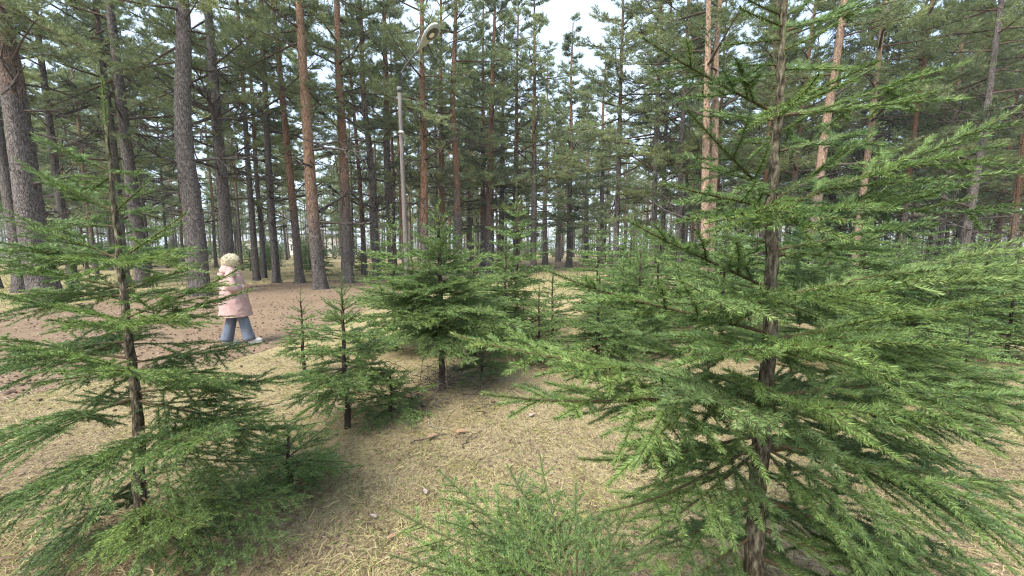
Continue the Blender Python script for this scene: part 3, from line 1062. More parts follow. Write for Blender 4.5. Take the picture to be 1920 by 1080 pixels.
# the big spruce at the right, limb by limb
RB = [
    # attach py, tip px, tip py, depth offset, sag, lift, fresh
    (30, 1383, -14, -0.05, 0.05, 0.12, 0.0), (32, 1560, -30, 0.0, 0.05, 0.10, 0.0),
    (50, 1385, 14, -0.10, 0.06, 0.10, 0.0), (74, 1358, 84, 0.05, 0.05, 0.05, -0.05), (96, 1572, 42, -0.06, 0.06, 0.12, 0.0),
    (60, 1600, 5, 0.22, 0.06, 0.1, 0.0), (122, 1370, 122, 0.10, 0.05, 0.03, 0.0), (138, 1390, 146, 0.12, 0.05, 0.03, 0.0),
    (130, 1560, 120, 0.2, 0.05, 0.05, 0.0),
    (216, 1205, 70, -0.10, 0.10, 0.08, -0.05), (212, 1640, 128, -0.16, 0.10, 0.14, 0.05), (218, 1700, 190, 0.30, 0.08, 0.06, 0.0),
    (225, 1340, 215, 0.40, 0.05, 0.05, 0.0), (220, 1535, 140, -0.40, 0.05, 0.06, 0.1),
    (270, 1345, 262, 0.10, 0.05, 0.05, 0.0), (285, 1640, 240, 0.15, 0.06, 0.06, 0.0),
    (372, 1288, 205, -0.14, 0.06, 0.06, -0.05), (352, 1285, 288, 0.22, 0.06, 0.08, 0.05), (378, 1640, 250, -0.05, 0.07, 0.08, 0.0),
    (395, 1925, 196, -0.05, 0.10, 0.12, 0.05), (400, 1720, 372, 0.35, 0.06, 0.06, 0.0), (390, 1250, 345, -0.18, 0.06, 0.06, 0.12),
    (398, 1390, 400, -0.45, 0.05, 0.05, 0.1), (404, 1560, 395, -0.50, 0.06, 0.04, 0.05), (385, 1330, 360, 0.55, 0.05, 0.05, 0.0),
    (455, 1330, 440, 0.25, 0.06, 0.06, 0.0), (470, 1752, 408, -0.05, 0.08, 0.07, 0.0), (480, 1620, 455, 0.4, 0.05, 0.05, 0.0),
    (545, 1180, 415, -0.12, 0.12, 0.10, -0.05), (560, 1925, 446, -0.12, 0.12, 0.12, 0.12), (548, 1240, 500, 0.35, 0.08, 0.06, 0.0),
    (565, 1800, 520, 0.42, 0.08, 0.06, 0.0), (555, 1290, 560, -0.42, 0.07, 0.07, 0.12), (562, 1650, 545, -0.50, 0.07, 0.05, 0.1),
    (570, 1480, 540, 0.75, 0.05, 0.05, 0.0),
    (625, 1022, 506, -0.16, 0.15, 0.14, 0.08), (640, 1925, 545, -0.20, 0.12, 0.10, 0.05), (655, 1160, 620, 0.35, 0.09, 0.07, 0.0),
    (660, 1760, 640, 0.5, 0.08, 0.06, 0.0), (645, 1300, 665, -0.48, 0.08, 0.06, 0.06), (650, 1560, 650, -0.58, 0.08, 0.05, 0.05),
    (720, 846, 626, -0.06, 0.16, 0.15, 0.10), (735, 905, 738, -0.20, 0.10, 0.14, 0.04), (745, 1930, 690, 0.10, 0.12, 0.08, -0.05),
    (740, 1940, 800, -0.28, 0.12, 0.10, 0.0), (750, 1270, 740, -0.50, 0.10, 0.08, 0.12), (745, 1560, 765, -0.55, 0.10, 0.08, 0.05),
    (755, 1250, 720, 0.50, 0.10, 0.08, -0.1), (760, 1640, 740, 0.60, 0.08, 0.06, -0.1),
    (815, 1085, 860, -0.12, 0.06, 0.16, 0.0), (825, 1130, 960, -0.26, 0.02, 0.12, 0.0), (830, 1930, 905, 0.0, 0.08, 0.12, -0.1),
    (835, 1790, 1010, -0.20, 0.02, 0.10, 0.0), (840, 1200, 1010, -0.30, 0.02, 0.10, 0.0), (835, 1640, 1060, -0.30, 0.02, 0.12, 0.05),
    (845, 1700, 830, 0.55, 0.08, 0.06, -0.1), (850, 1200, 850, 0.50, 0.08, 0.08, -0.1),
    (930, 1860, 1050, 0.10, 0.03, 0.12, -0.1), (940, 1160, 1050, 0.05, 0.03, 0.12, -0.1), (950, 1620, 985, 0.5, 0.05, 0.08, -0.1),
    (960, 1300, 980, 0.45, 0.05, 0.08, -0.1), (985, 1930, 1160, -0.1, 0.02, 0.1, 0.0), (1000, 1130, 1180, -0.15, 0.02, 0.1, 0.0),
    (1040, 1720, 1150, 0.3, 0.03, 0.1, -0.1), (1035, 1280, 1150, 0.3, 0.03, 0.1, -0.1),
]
RIGHT = hero_spruce('large young spruce filling the right side of the photo, trunk cut by the frame',
                    [(1413, 1085), (1419, 940), (1436, 720), (1448, 540), (1447, 380), (1461, 200), (1466, 90), (1472, -30)],
                    1.2, 0.032, RB, (M_BARKS, M_SPRUCE), 0.00062, 0.0170, 0.0022, False, 21, leader=(1478, -140, 1461, 200), fresh=0.52, inc=0.145, grow_kw=dict(maxlev=1, kl=(0.68, 0.58, 0.5)))

# the spruce at the left
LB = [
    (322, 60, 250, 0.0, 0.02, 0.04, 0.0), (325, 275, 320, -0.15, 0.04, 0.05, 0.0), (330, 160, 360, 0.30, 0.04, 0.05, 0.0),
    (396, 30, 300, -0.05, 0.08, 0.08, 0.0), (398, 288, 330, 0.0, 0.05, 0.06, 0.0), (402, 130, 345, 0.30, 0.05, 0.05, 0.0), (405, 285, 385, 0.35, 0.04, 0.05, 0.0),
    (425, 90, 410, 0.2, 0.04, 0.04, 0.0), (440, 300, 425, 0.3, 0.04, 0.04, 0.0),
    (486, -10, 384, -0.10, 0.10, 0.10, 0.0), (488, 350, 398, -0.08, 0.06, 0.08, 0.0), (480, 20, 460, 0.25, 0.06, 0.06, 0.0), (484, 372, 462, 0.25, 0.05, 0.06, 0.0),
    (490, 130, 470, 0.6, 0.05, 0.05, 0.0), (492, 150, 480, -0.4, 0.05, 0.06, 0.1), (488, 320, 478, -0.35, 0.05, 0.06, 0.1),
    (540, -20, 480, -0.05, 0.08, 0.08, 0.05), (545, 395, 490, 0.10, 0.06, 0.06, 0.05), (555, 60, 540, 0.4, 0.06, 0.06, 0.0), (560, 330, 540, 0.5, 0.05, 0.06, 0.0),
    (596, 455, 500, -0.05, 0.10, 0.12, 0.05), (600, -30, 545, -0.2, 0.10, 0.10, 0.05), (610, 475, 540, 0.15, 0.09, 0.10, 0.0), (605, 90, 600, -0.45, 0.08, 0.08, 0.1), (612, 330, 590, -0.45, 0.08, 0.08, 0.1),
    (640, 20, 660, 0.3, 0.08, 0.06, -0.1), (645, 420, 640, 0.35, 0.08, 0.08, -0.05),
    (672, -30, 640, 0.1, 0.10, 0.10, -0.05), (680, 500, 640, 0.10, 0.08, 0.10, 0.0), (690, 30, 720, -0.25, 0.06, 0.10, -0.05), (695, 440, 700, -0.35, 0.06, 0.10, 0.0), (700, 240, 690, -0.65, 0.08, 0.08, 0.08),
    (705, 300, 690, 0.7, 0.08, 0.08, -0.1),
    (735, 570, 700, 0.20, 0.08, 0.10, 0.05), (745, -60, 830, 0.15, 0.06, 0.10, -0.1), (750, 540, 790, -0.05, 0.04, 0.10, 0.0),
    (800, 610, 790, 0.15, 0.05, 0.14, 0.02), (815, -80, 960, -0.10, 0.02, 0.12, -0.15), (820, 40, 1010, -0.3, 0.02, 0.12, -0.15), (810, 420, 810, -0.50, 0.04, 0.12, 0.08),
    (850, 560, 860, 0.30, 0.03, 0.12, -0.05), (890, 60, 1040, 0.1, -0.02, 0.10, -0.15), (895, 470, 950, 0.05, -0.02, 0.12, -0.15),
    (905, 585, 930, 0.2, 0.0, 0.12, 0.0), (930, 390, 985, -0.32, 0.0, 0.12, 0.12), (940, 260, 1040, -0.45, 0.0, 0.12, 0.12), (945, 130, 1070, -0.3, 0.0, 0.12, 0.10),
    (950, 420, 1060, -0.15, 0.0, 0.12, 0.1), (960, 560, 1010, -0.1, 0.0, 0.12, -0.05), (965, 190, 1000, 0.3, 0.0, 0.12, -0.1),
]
LEFT = hero_spruce('young spruce at the left with a long bare mossy tip and drooping lower limbs',
                   [(268, 1000), (261, 900), (257, 760), (240, 620), (231, 540), (222, 480), (216, 400), (209, 322), (200, 235)],
                   2.05, 0.029, LB, (M_BARKS, M_SPRUCE), 0.0012, 0.0185, 0.0031, False, 22, leader=(191, 142, 219, 440, 0.7), fresh=0.55, inc=0.135, grow_kw=dict(maxlev=1, kl=(0.66, 0.60, 0.5)))

# low spruce at the bottom, seen from above
BB = [
    (1120, 735, 955, 0.05, 0.04, 0.12, 0.05), (1118, 820, 880, 0.18, 0.04, 0.12, 0.05), (1110, 1012, 852, 0.28, 0.02, 0.06, 0.0), (1122, 800, 1075, -0.08, 0.05, 0.12, 0.05),
    (1116, 925, 915, -0.05, 0.03, 0.08, 0.0), (1112, 1080, 905, 0.12, 0.03, 0.08, 0.0), (1120, 1190, 935, 0.12, 0.04, 0.10, 0.0), (1118, 1230, 1010, -0.02, 0.04, 0.10, 0.0),
    (1130, 905, 1040, -0.22, 0.04, 0.10, 0.05), (1135, 1040, 1010, -0.28, 0.03, 0.10, 0.05), (1138, 1150, 1060, -0.25, 0.03, 0.10, 0.0), (1125, 950, 870, 0.45, 0.04, 0.08, -0.05),
    (1125, 870, 1000, 0.30, 0.04, 0.10, 0.0), (1128, 760, 1000, -0.02, 0.04, 0.10, 0.05), (1130, 1120, 975, 0.35, 0.03, 0.10, 0.0), (1132, 980, 945, 0.10, 0.03, 0.10, 0.0), (1140, 860, 960, 0.38, 0.03, 0.10, -0.05), (1138, 1170, 1000, 0.2, 0.03, 0.1, -0.05), (1142, 840, 1120, 0.1, 0.03, 0.1, 0.0),
    (1150, 730, 1040, 0.2, 0.04, 0.12, -0.05), (1150, 1000, 1000, 0.0, 0.03, 0.05, 0.0),
]
def _flat(row):
    py, tx, ty, dz, sag, lift, fr = row
    d = ray(tx, ty)
    zt = 0.66 + 0.12 * ((tx * 7 + ty * 13) % 100) / 100
    y = (CH - zt) / -d[2] * d[1]
    return (py, tx, ty, min(max(y - 1.22, dz * 0.5 - 0.1), 0.75), 0.03, 0.05, fr)


BB = [_flat(b) for b in BB]
LOW = hero_spruce('low greyish-green spruce at the bottom edge, its sprays seen from above',
                  [(1085, 1400), (1085, 1250), (1083, 1150), (1080, 1095)],
                  1.22, 0.018, BB, (M_BARKS, M_SPRUCE), 0.0008, 0.0150, 0.0021, False, 23, leader=(1082, 1030), fresh=0.50, inc=0.13, grow_kw=dict(maxlev=1, kl=(0.66, 0.55, 0.5)))

# ---- a library of branches for the other young spruces (each tree keeps its branches as parts)
LIB = {}
rl = np.random.default_rng(31)
for L in (0.16, 0.3, 0.5, 0.75, 1.05):
    LIB[L] = []
    for v in range(4):
        sag = 0.10 + 0.04 * v if L > 0.4 else 0.05
        tw = branch_twigs(rl, (0, 0, 0), (L, 0, 0.0), sag, sag * 0.9, 0.13, 0.58)
        LIB[L].append(branch_meshes(tw, rl, 0.0024, 0.021, 0.0052, False, (M_BARKS_D, M_SPRUCE)))


def lib_branch(r, e, loc, az, el, L):
    key = min(LIB, key=lambda q: abs(math.log(q / L)))
    w, nd = LIB[key][r.integers(4)]
    b = link('branch', w, e, loc, (r.normal(0, 0.15), -el, az), L / key)
    link('needles', nd, b)


def young_spruce(base, H, half, label, seed, whorls=None, clear=0.2, per=5, lean=(0, 0), dense=1.0, group=None):
    r = np.random.default_rng(seed)
    e = link('spruce_tree', None, None, base)
    n = whorls or max(5, int(H / 0.2))
    e.rotation_euler = (-lean[1] / 10, lean[0] / 10, r.uniform(0, 0.1))
    r0 = 0.008 + 0.013 * H
    z = np.linspace(-0.05, H * 0.86, 8)
    P = np.stack([r.normal(0, 0.006, 8), r.normal(0, 0.006, 8), z], -1)
    link('trunk', spruce_trunk(r, P, r0 * (1 - 0.85 * np.clip(z / H, 0, 1)) + 0.002, M_BARKS_D, None), e)
    top = P[-1]
    lib_branch(r, e, top - UP * 0.02, 0, R(88), H * 0.15)
    zt = H * 0.86
    for i in range(n):
        f = (i + 0.3) / n                       # 0 top .. 1 bottom
        zz = zt - (zt - clear) * f
        L0 = half * min(1.0, 0.14 + 1.1 * f ** 1.05) * (1.0 if f < 0.8 else 1.0 - 0.9 * (f - 0.8))
        el = R(58 - 72 * f ** 0.7)
        k = per + (1 if r.random() < 0.5 else 0)
        a0 = r.uniform(0, 6.28)
        for q in range(k):
            L = L0 * r.uniform(0.75, 1.12)
            lib_branch(r, e, (0, 0, zz + r.normal(0, 0.012)), a0 + q * 6.283 / k + r.normal(0, 0.2), el + r.normal(0, 0.08), L)
        for q in range(int(round((2 + 2 * f) * dense))):
            L = L0 * r.uniform(0.4, 0.7)
            lib_branch(r, e, (0, 0, zz - (zt - clear) / n * r.uniform(0.25, 0.75)), r.uniform(0, 6.28), el + r.normal(0, 0.12), L)
    tag(e, label, 'spruce tree', group)
    return e


young_spruce(foot(829, 4.75), 2.42, 1.16, 'dense bright green spruce in the middle, bare thin trunk at its foot', 41, 9, 0.72, 6, dense=1.7)
young_spruce(foot(652, 3.7), 1.55, 0.86, 'small airy spruce between the left spruce and the dense middle one', 42, 7, 0.38, 5, dense=0.7)
young_spruce(foot(572, 5.2), 1.22, 0.45, 'little spruce behind the small airy one, near the path edge', 43, 6, 0.35, 5)
young_spruce(foot(1035, 7.0), 1.50, 0.62, 'thin-stemmed little spruce right of the dense middle spruce', 44, 7, 0.35, 4)

young_spruce(foot(735, 3.95), 0.55, 0.62, 'low spreading spruce seedling on the ground left of the middle spruce foot', 45, 4, 0.06, 5)
young_spruce(foot(545, 2.75), 0.50, 0.62, 'low spreading spruce seedling right of the left spruce, over dry grass', 46, 4, 0.08, 5)
young_spruce(foot(905, 5.1), 0.75, 0.6, 'low spruce seedling in the shade right of the middle spruce foot', 47, 4, 0.1, 5)
young_spruce(foot(1120, 5.6), 1.55, 0.95, 'bright bushy spruce just left of the limbs of the right spruce', 48, 7, 0.2, 6, dense=1.5)

young_spruce(foot(1010, 5.9), 1.25, 0.75, 'small bushy spruce in the gap right of the middle spruce', 49, 6, 0.15, 5)
young_spruce(foot(1195, 6.6), 1.95, 1.05, 'full light green spruce touching the left limb tips of the right spruce', 50, 8, 0.2, 6, dense=1.4)
young_spruce(foot(948, 6.9), 2.1, 0.95, 'full spruce behind and right of the dense middle spruce', 51, 8, 0.3, 6)

# ---- farther young spruces: trunk and one crown each, from three grown crowns
SP_PROTO = []
for v in range(3):
    r = np.random.default_rng(60 + v)
    tw = Twigs()
    H, n = 2.4, 11
    for i in range(n):
        f = (i + 0.3) / n
        zz = 2.1 - 1.85 * f
        L0 = 0.85 * min(1, 0.15 + 1.1 * f ** 0.85)
        k = 5 + (i % 2)
        a0 = r.uniform(0, 6.28)
        for q in range(k + 2):
            az = a0 + q * 6.283 / k + r.normal(0, 0.2)
            L = L0 * (r.uniform(0.7, 1.1) if q < k else 0.55)
            el = R(42 - 55 * f ** 0.7)
            h = np.array([math.cos(az), math.sin(az), 0])
            a = UP * (zz + r.normal(0, 0.03))
            tip = a + (h * math.cos(el) + UP * math.sin(el)) * L
            sub = branch_twigs(r, a, tip, 0.1, 0.09, 0.16, 0.58, maxlev=1)
            for nm in ('a', 'D', 'G', 'H', 'L', 'r0', 'r1', 'tint', 's0', 'lev'):
                getattr(tw, nm).extend(getattr(sub, nm))
    tw.add(UP * 2.05, UP * 0.36, np.zeros(3), np.zeros(3), 0.006, 0.003, 0.6)
    m = MB()
    lev = np.array(tw.lev)
    twig_wood(m, tw, 4, 3, lev == 0)
    needles(m, tw, r, 0.0065, 0.027, 0.013, False, m=1)
    tm = MB()
    tube(tm, [[0, 0, -0.05], [0.01, 0, 0.7], [0, 0.01, 1.4], [0, 0, 2.1]], [0.035, 0.027, 0.017, 0.006], 8)
    SP_PROTO.append((tm.mesh('trunk', M_BARKS_D), m.mesh('crown', [M_BARKS_D, M_SPRUCE])))


def back_spruce(px, Z, H, label, v, wide=1.0, group=None):
    e = link('spruce_tree', None, None, foot(px, Z))
    s = H / 2.4
    t, c = SP_PROTO[v % 3]
    link('trunk', t, e, (0, 0, 0), (0, 0, px * 0.7), (s, s, s))
    link('crown', c, e, (0, 0, 0), (0, 0, px * 0.7), (s * wide, s * wide, s))
    tag(e, label, 'spruce tree', group)


BS = [
    (742, 6.6, 2.45, 0, 0.95, 'spruce behind the left side of the dense middle spruce, below the lamp post'),
    (890, 6.3, 2.10, 1, 1.0, 'spruce behind the right side of the dense middle spruce'),
    (968, 7.8, 3.0, 2, 0.75, 'slender taller spruce with sparse tip near the centre'),
    (1118, 9.0, 2.45, 0, 1.15, 'spruce with a star-shaped tip under the sky gap'),
    (1165, 7.2, 1.9, 1, 1.2, 'broad low spruce left of the right spruce, branches near the ground'),
    (1230, 8.6, 2.3, 2, 1.1, 'spruce half hidden behind the left limbs of the right spruce'),
    (1350, 6.5, 2.4, 1, 1.0, 'dark spruce behind the trunk of the right spruce, left of it'),
    (1405, 8.5, 2.6, 0, 1.0, 'spruce seen through the right spruce at trunk height'),
    (1540, 6.2, 2.1, 2, 1.2, 'spruce behind the right spruce, just right of its trunk'),
    (1610, 9.0, 2.5, 0, 1.2, 'spruce at the foot of the crooked pale grey pine'),
    (1668, 7.0, 2.1, 1, 1.2, 'spruce at the foot of the brown pine at right'),
    (1725, 9.6, 2.6, 2, 1.2, 'spruce below the thin pines left of the gnarled dark pine'),
    (1770, 6.4, 1.9, 0, 1.25, 'low spruce in front of the gnarled dark pine'),
    (1835, 8.0, 2.3, 1, 1.2, 'spruce right of the foot of the gnarled dark pine'),
    (1885, 6.0, 1.9, 2, 1.2, 'low spruce by the right border below the straight brown pine'),
    (1935, 8.5, 2.5, 0, 1.2, 'spruce cut by the right border of the photo'),
    (1640, 4.6, 1.2, 1, 1.3, 'knee-high spruce low behind the right limbs of the right spruce'),
    (1800, 4.2, 1.15, 2, 1.3, 'knee-high spruce low near the right border'),
    (1490, 11.0, 2.8, 0, 1.1, 'spruce at the foot of the leaning pale pinkish pine'),
    (1180, 14.0, 3.0, 2, 1.0, 'spruce far behind, at the foot of the dense-crowned dark pine'),
    (500, 27.0, 2.6, 0, 1.3, 'small dark spruce across the path, left of the slim straight pine'),
    (470, 30.0, 2.4, 2, 1.2, 'small dark spruce across the path, right behind the person'),
    (575, 29.0, 2.2, 1, 1.4, 'small spruce across the path between the two orange pines'),
]
for px, Z, H, v, wd, lab in BS:
    back_spruce(px, Z, H, lab, v, wd * (1.35 if Z < 15 else 1.0))

# undergrowth of young trees closing the forest floor far back
r = np.random.default_rng(91)
c = 0
while c < 110:
    px, Z = r.uniform(-40, 1960), r.uniform(24, 60)
    if px < 1150 and r.random() < 0.45:
        continue
    b = foot(px, Z)
    if in_path(b[0], b[1]) or 980 < px < 1110:
        continue
    back_spruce(px, Z, r.uniform(1.4, 3.4), 'young spruce in the far undergrowth between the distant pines', c, r.uniform(1.0, 1.5), 'far undergrowth spruces')
    c += 1


c = 0
while c < 26:
    px, Z = r.uniform(1230, 1960), r.uniform(10, 23)
    back_spruce(px, Z, r.uniform(1.5, 2.9), 'young spruce in the grey-green undergrowth at the feet of the right-hand pines', c, r.uniform(1.1, 1.6), 'undergrowth spruces at right')
    c += 1

# ---- tall dark spruces at the right
def tall_spruce(px, Z, H, half, label, seed):
    r = np.random.default_rng(seed)
    tw, wood = Twigs(), Twigs()
    n = 210
    for i in range(n):
        f = (i + r.random()) / n
        z = 1.6 + (H - 1.9) * f
        az = i * 2.399 + r.normal(0, 0.3)
        L = max(half * (1 - f) ** 0.75 * r.uniform(0.7, 1.1), 0.3)
        el = R(-18 + 45 * f)
        h = np.array([math.cos(az), math.sin(az), 0])
        D = (h * math.cos(el) + UP * math.sin(el)) * L
        G, Hh = -UP * L * 0.25, UP * L * 0.2
        wood.add(UP * z, D, G, Hh, 0.01 + 0.01 * L, 0.005)
        tw.add(UP * z, D, G, Hh, 0.01, 0.005, 0.4, 0.15)
        lat = np.array([-h[1], h[0], 0])
        for q in range(int(6 + 9 * L)):
            s = r.uniform(0.15, 1)
            p = UP * z + D * s + G * s * s + Hh * s ** 3
            l2 = r.uniform(0.25, 0.6) * (1.2 - 0.6 * s)
            d2 = nrm(h * 0.7 + lat * r.choice([-1, 1]) * r.uniform(0.4, 1) - UP * r.uniform(0.2, 0.9)) * l2
            tw.add(p, d2, -UP * l2 * 0.3, np.zeros(3), 0.005, 0.002, np.clip(r.normal(0.4, 0.15), 0, 1))
    m = MB()
    twig_wood(m, wood, 4, 4)
    needles(m, tw, r, 0.028, 0.06, 0.04, False, m=1)
    e = link('spruce_tree', None, None, foot(px, Z))
    t = MB()
    tube(t, [[0, 0, -0.1], [0.02, 0, H * 0.3], [0, 0.02, H * 0.7], [0, 0, H]], [0.17, 0.13, 0.06, 0.01], 12)
    link('trunk', t.mesh('trunk', M_BARKS_D), e)
    link('crown', m.mesh('crown', [M_BARKS_D, M_SPRUCE_FAR]), e)
    tag(e, label, 'spruce tree')


tall_spruce(1625, 21.0, 15.5, 2.5, 'tall dark mature spruce with drooping branches behind the pale grey pine', 71)
tall_spruce(1545, 24.0, 17.0, 2.3, 'tall dark mature spruce behind the leaning pale pinkish pine', 72)


# ------------------------------------------------------------------ street lamp
M_POLE = simple_noise_mat('weathered_lamp_pole', [(0.3, (0.085, 0.075, 0.068)), (0.7, (0.18, 0.16, 0.148))], 8, 0.85, 0.2, (4, 4, 0.4), 0.3, 0.004)
M_LAMP = plain('grey_lamp_housing', (0.34, 0.37, 0.36), 0.45, 0.4)
M_LENS = plain('dark_lamp_glass', (0.035, 0.04, 0.042), 0.12, 0.6)
M_REFL = plain('lamp_reflector', (0.62, 0.64, 0.62), 0.25, 0.5, 0.6)
M_ARM = plain('steel_arm', (0.10, 0.10, 0.10), 0.6, 0.4)
ZL = 10.5
pt = at(749, 168, ZL)
pb = foot(766, ZL)
lamp = link('street_lamp', None, None, (pb[0], pb[1], 0))
m = MB()
PP = np.linspace([pb[0], pb[1], -0.1], pt, 12)
tube(m, PP, np.linspace(0.070, 0.050, 12), 20)
link('pole', m.mesh('pole', M_POLE, offset=pb), lamp)
a0, a1, a2 = pt - np.array([0, 0, 0.35]), at(752, 138, ZL - 0.02), at(786, 92, ZL - 0.75)
s = np.linspace(0, 1, 14)[:, None]
mid = a1 + np.array([0.0, 0, 0.10])
arc = a1 * (1 - s) ** 2 + 2 * (mid * 0.6 + a2 * 0.4 + np.array([0, 0, 0.02])) * s * (1 - s) + a2 * s ** 2
m = MB()
tube(m, np.concatenate([[a0], arc]), 0.022, 10)
link('arm', m.mesh('arm', M_ARM, offset=pb), lamp)
m = MB()
tube(m, [pt - np.array([0, 0, 0.06]), pt + np.array([0, 0, 0.06])], 0.066, 14)
link('pole_cap', m.mesh('pole_cap', M_ARM, offset=pb), lamp)
m = MB()
tube(m, [pt * 0.82 + PP[0] * 0.18 - UP * 0.03, pt * 0.82 + PP[0] * 0.18 + UP * 0.03], 0.070, 16)
link('clamp_band', m.mesh('clamp_band', M_REFL, offset=pb), lamp)
# teardrop head: a lathe-like body along its axis, flattened, with a glass bowl on the underside
tip = at(820, 47, ZL - 1.35)
ax = nrm(tip - a2)
Lh = np.linalg.norm(tip - a2) + 0.08
down = nrm(-UP - ax * np.dot(-UP, ax))
down = nrm(down + 0.25 * nrm(np.array([0, 0, CH]) - tip))
down = nrm(down - ax * np.dot(down, ax))
side = np.cross(ax, down)
prof = [(0, 0.035), (0.12, 0.045), (0.28, 0.075), (0.45, 0.115), (0.62, 0.14), (0.78, 0.14), (0.9, 0.115), (0.97, 0.07), (1.0, 0.015)]
st = a2 - ax * 0.05
V, Q = [], []
sd_ = 22
for (u, rr) in prof:
    for q in range(sd_):
        an = q / sd_ * 2 * math.pi
        c_, s_ = math.cos(an), math.sin(an)
        V.append(st + ax * u * Lh + side * rr * c_ - down * rr * (0.75 if s_ > 0 else 0.42) * s_)
for i in range(len(prof) - 1):
    for q in range(sd_):
        k = (q + 1) % sd_
        Q.append([i * sd_ + q, i * sd_ + k, (i + 1) * sd_ + k, (i + 1) * sd_ + q])
m = MB().add(V, None, Q)
head = link('lamp_head', m.mesh('lamp_head', M_LAMP, offset=pb), lamp)


def bowl(name, u0, u1, wid, depth, mt, lift):
    V, Q = [], []
    nr, ns = 6, 20
    c = st + ax * (u0 + u1) / 2 * Lh + down * lift
    for i in range(nr + 1):
        f = i / nr
        for q in range(ns):
            an = q / ns * 2 * math.pi
            V.append(c + ax * math.cos(an) * f * (u1 - u0) / 2 * Lh + side * math.sin(an) * f * wid + down * depth * (1 - f * f))
    for i in range(nr):
        for q in range(ns):
            k = (q + 1) % ns
            Q.append([i * ns + q, i * ns + k, (i + 1) * ns + k, (i + 1) * ns + q])
    return link(name, MB().add(V, None, Q).mesh(name, mt, offset=pb), head)


bowl('rim', 0.45, 0.97, 0.122, 0.008, M_LAMP, 0.055)
bowl('glass', 0.50, 0.94, 0.105, 0.012, M_LENS, 0.060)
bowl('reflector', 0.60, 0.80, 0.050, 0.010, M_REFL, 0.068)
tag(lamp, 'tall grey street lamp with one teardrop head among the pines', 'street lamp')

# ------------------------------------------------------------------ houses far behind the trees
M_WALL = plain('pale_plaster', (0.62, 0.60, 0.56), 0.9, 0.1, 0, 1.5, 0.08)
M_ROOF = plain('grey_roof_sheet', (0.33, 0.34, 0.36), 0.6, 0.3, 0, 2, 0.1)
M_WIN = plain('dark_window_glass', (0.05, 0.06, 0.07), 0.1, 0.6)
M_FRAME = plain('white_window_frame', (0.75, 0.75, 0.73), 0.6, 0.3)


def house(px, y, w, h, rise, label, nwin, depth=8.0, rot=0.0):
    b = foot(px, y)
    e = link('house', None, None, b, (0, 0, rot))
    m = MB()
    box(m, (-w / 2, 0, -0.1), (w / 2, depth, h))
    link('wall', m.mesh('wall', M_WALL, smooth=False), e)
    o = 0.45
    V = [(-w / 2 - o, -o, h + 0.01), (w / 2 + o, -o, h + 0.01), (w / 2 + o, depth + o, h + 0.01), (-w / 2 - o, depth + o, h + 0.01),
         (-w / 2 + depth / 2.2, depth / 2, h + rise), (w / 2 - depth / 2.2, depth / 2, h + rise)]
    m = MB().add(V, [[0, 4, 3], [1, 2, 5]], [[0, 1, 5, 4], [2, 3, 4, 5], [3, 2, 1, 0]])
    rf = link('roof', m.mesh('roof', M_ROOF, smooth=False), e)
    m = MB()
    box(m, (w * 0.12, depth * 0.5 - 0.3, h + rise * 0.5), (w * 0.12 + 0.6, depth * 0.5 + 0.3, h + rise + 0.8))
    link('chimney', m.mesh('chimney', M_WALL, smooth=False), rf)
    for i in range(nwin):
        x = -w / 2 + w * (i + 0.5) / nwin
        m = MB()
        for lo, hi in (((x - .62, -.08, 1.0), (x - .52, -.003, 2.5)), ((x + .52, -.08, 1.0), (x + .62, -.003, 2.5)), ((x - .52, -.08, 2.4), (x + .52, -.003, 2.5)), ((x - .52, -.08, 1.0), (x + .52, -.003, 1.1)), ((x - .04, -.07, 1.1), (x + .04, -.003, 2.4))):
            box(m, lo, hi)
        wn_ = link('window', m.mesh('window', M_FRAME, smooth=False), e)
        m = MB()
        box(m, (x - .52, -.03, 1.1), (x + .52, -.006, 2.4))
        link('pane', m.mesh('pane', M_WIN, smooth=False), wn_)
    tag(e, label, 'house')


house(438, 92, 13, 3.4, 2.0, 'pale house with grey roof seen between trunks above the person', 4, rot=0.1)
house(590, 98, 14, 4.6, 2.2, 'pale house seen between the trunks of the two orange pines', 5, rot=-0.08)
house(118, 90, 16, 3.0, 1.8, 'pale low house far behind the left spruce', 5, rot=0.2)

# ------------------------------------------------------------------ the person
M_COAT = simple_noise_mat('pink_quilted_coat', [(0.3, (0.36, 0.225, 0.205)), (0.7, (0.48, 0.325, 0.30))], 9, 0.65, 0.3, (1, 1, 1), 0.9, 0.03)
M_TROUS = simple_noise_mat('grey_blue_trousers', [(0.3, (0.085, 0.10, 0.135)), (0.7, (0.17, 0.195, 0.245))], 7, 0.8, 0.2, (1, 1, 0.35), 0.7, 0.03)
M_SHOE = plain('white_shoes', (0.66, 0.64, 0.60), 0.6, 0.3)
M_SKIN = plain('skin', (0.52, 0.32, 0.24), 0.55, 0.35)
M_HAIR = simple_noise_mat('pale_blonde_hair', [(0.3, (0.40, 0.335, 0.22)), (0.7, (0.66, 0.59, 0.43))], 45, 0.6, 0.4, (1, 1, 1), 0.6, 0.01)
M_CUFF = plain('pale_cuff', (0.62, 0.55, 0.52), 0.7, 0.2)
M_DARK = plain('dark_eye', (0.03, 0.025, 0.02), 0.3, 0.5)
M_LIP = plain('lips', (0.42, 0.17, 0.15), 0.5, 0.3)

pbase = ground_at(441, 648)
HEAD_RZ = R(40)           # walks to the right and a little away: local +X is forward
person = link('person', None, None, (pbase[0], pbase[1], 0.006), (0, 0, HEAD_RZ), 0.97)
pr_ = np.random.default_rng(3)

# body: one skinned figure (forward = +x, left = +y)
verts, edges, rad = [], [], []


def jv(p, r, parent=None):
    verts.append(p)
    rad.append(r)
    if parent is not None:
        edges.append((parent, len(verts) - 1))
    return len(verts) - 1


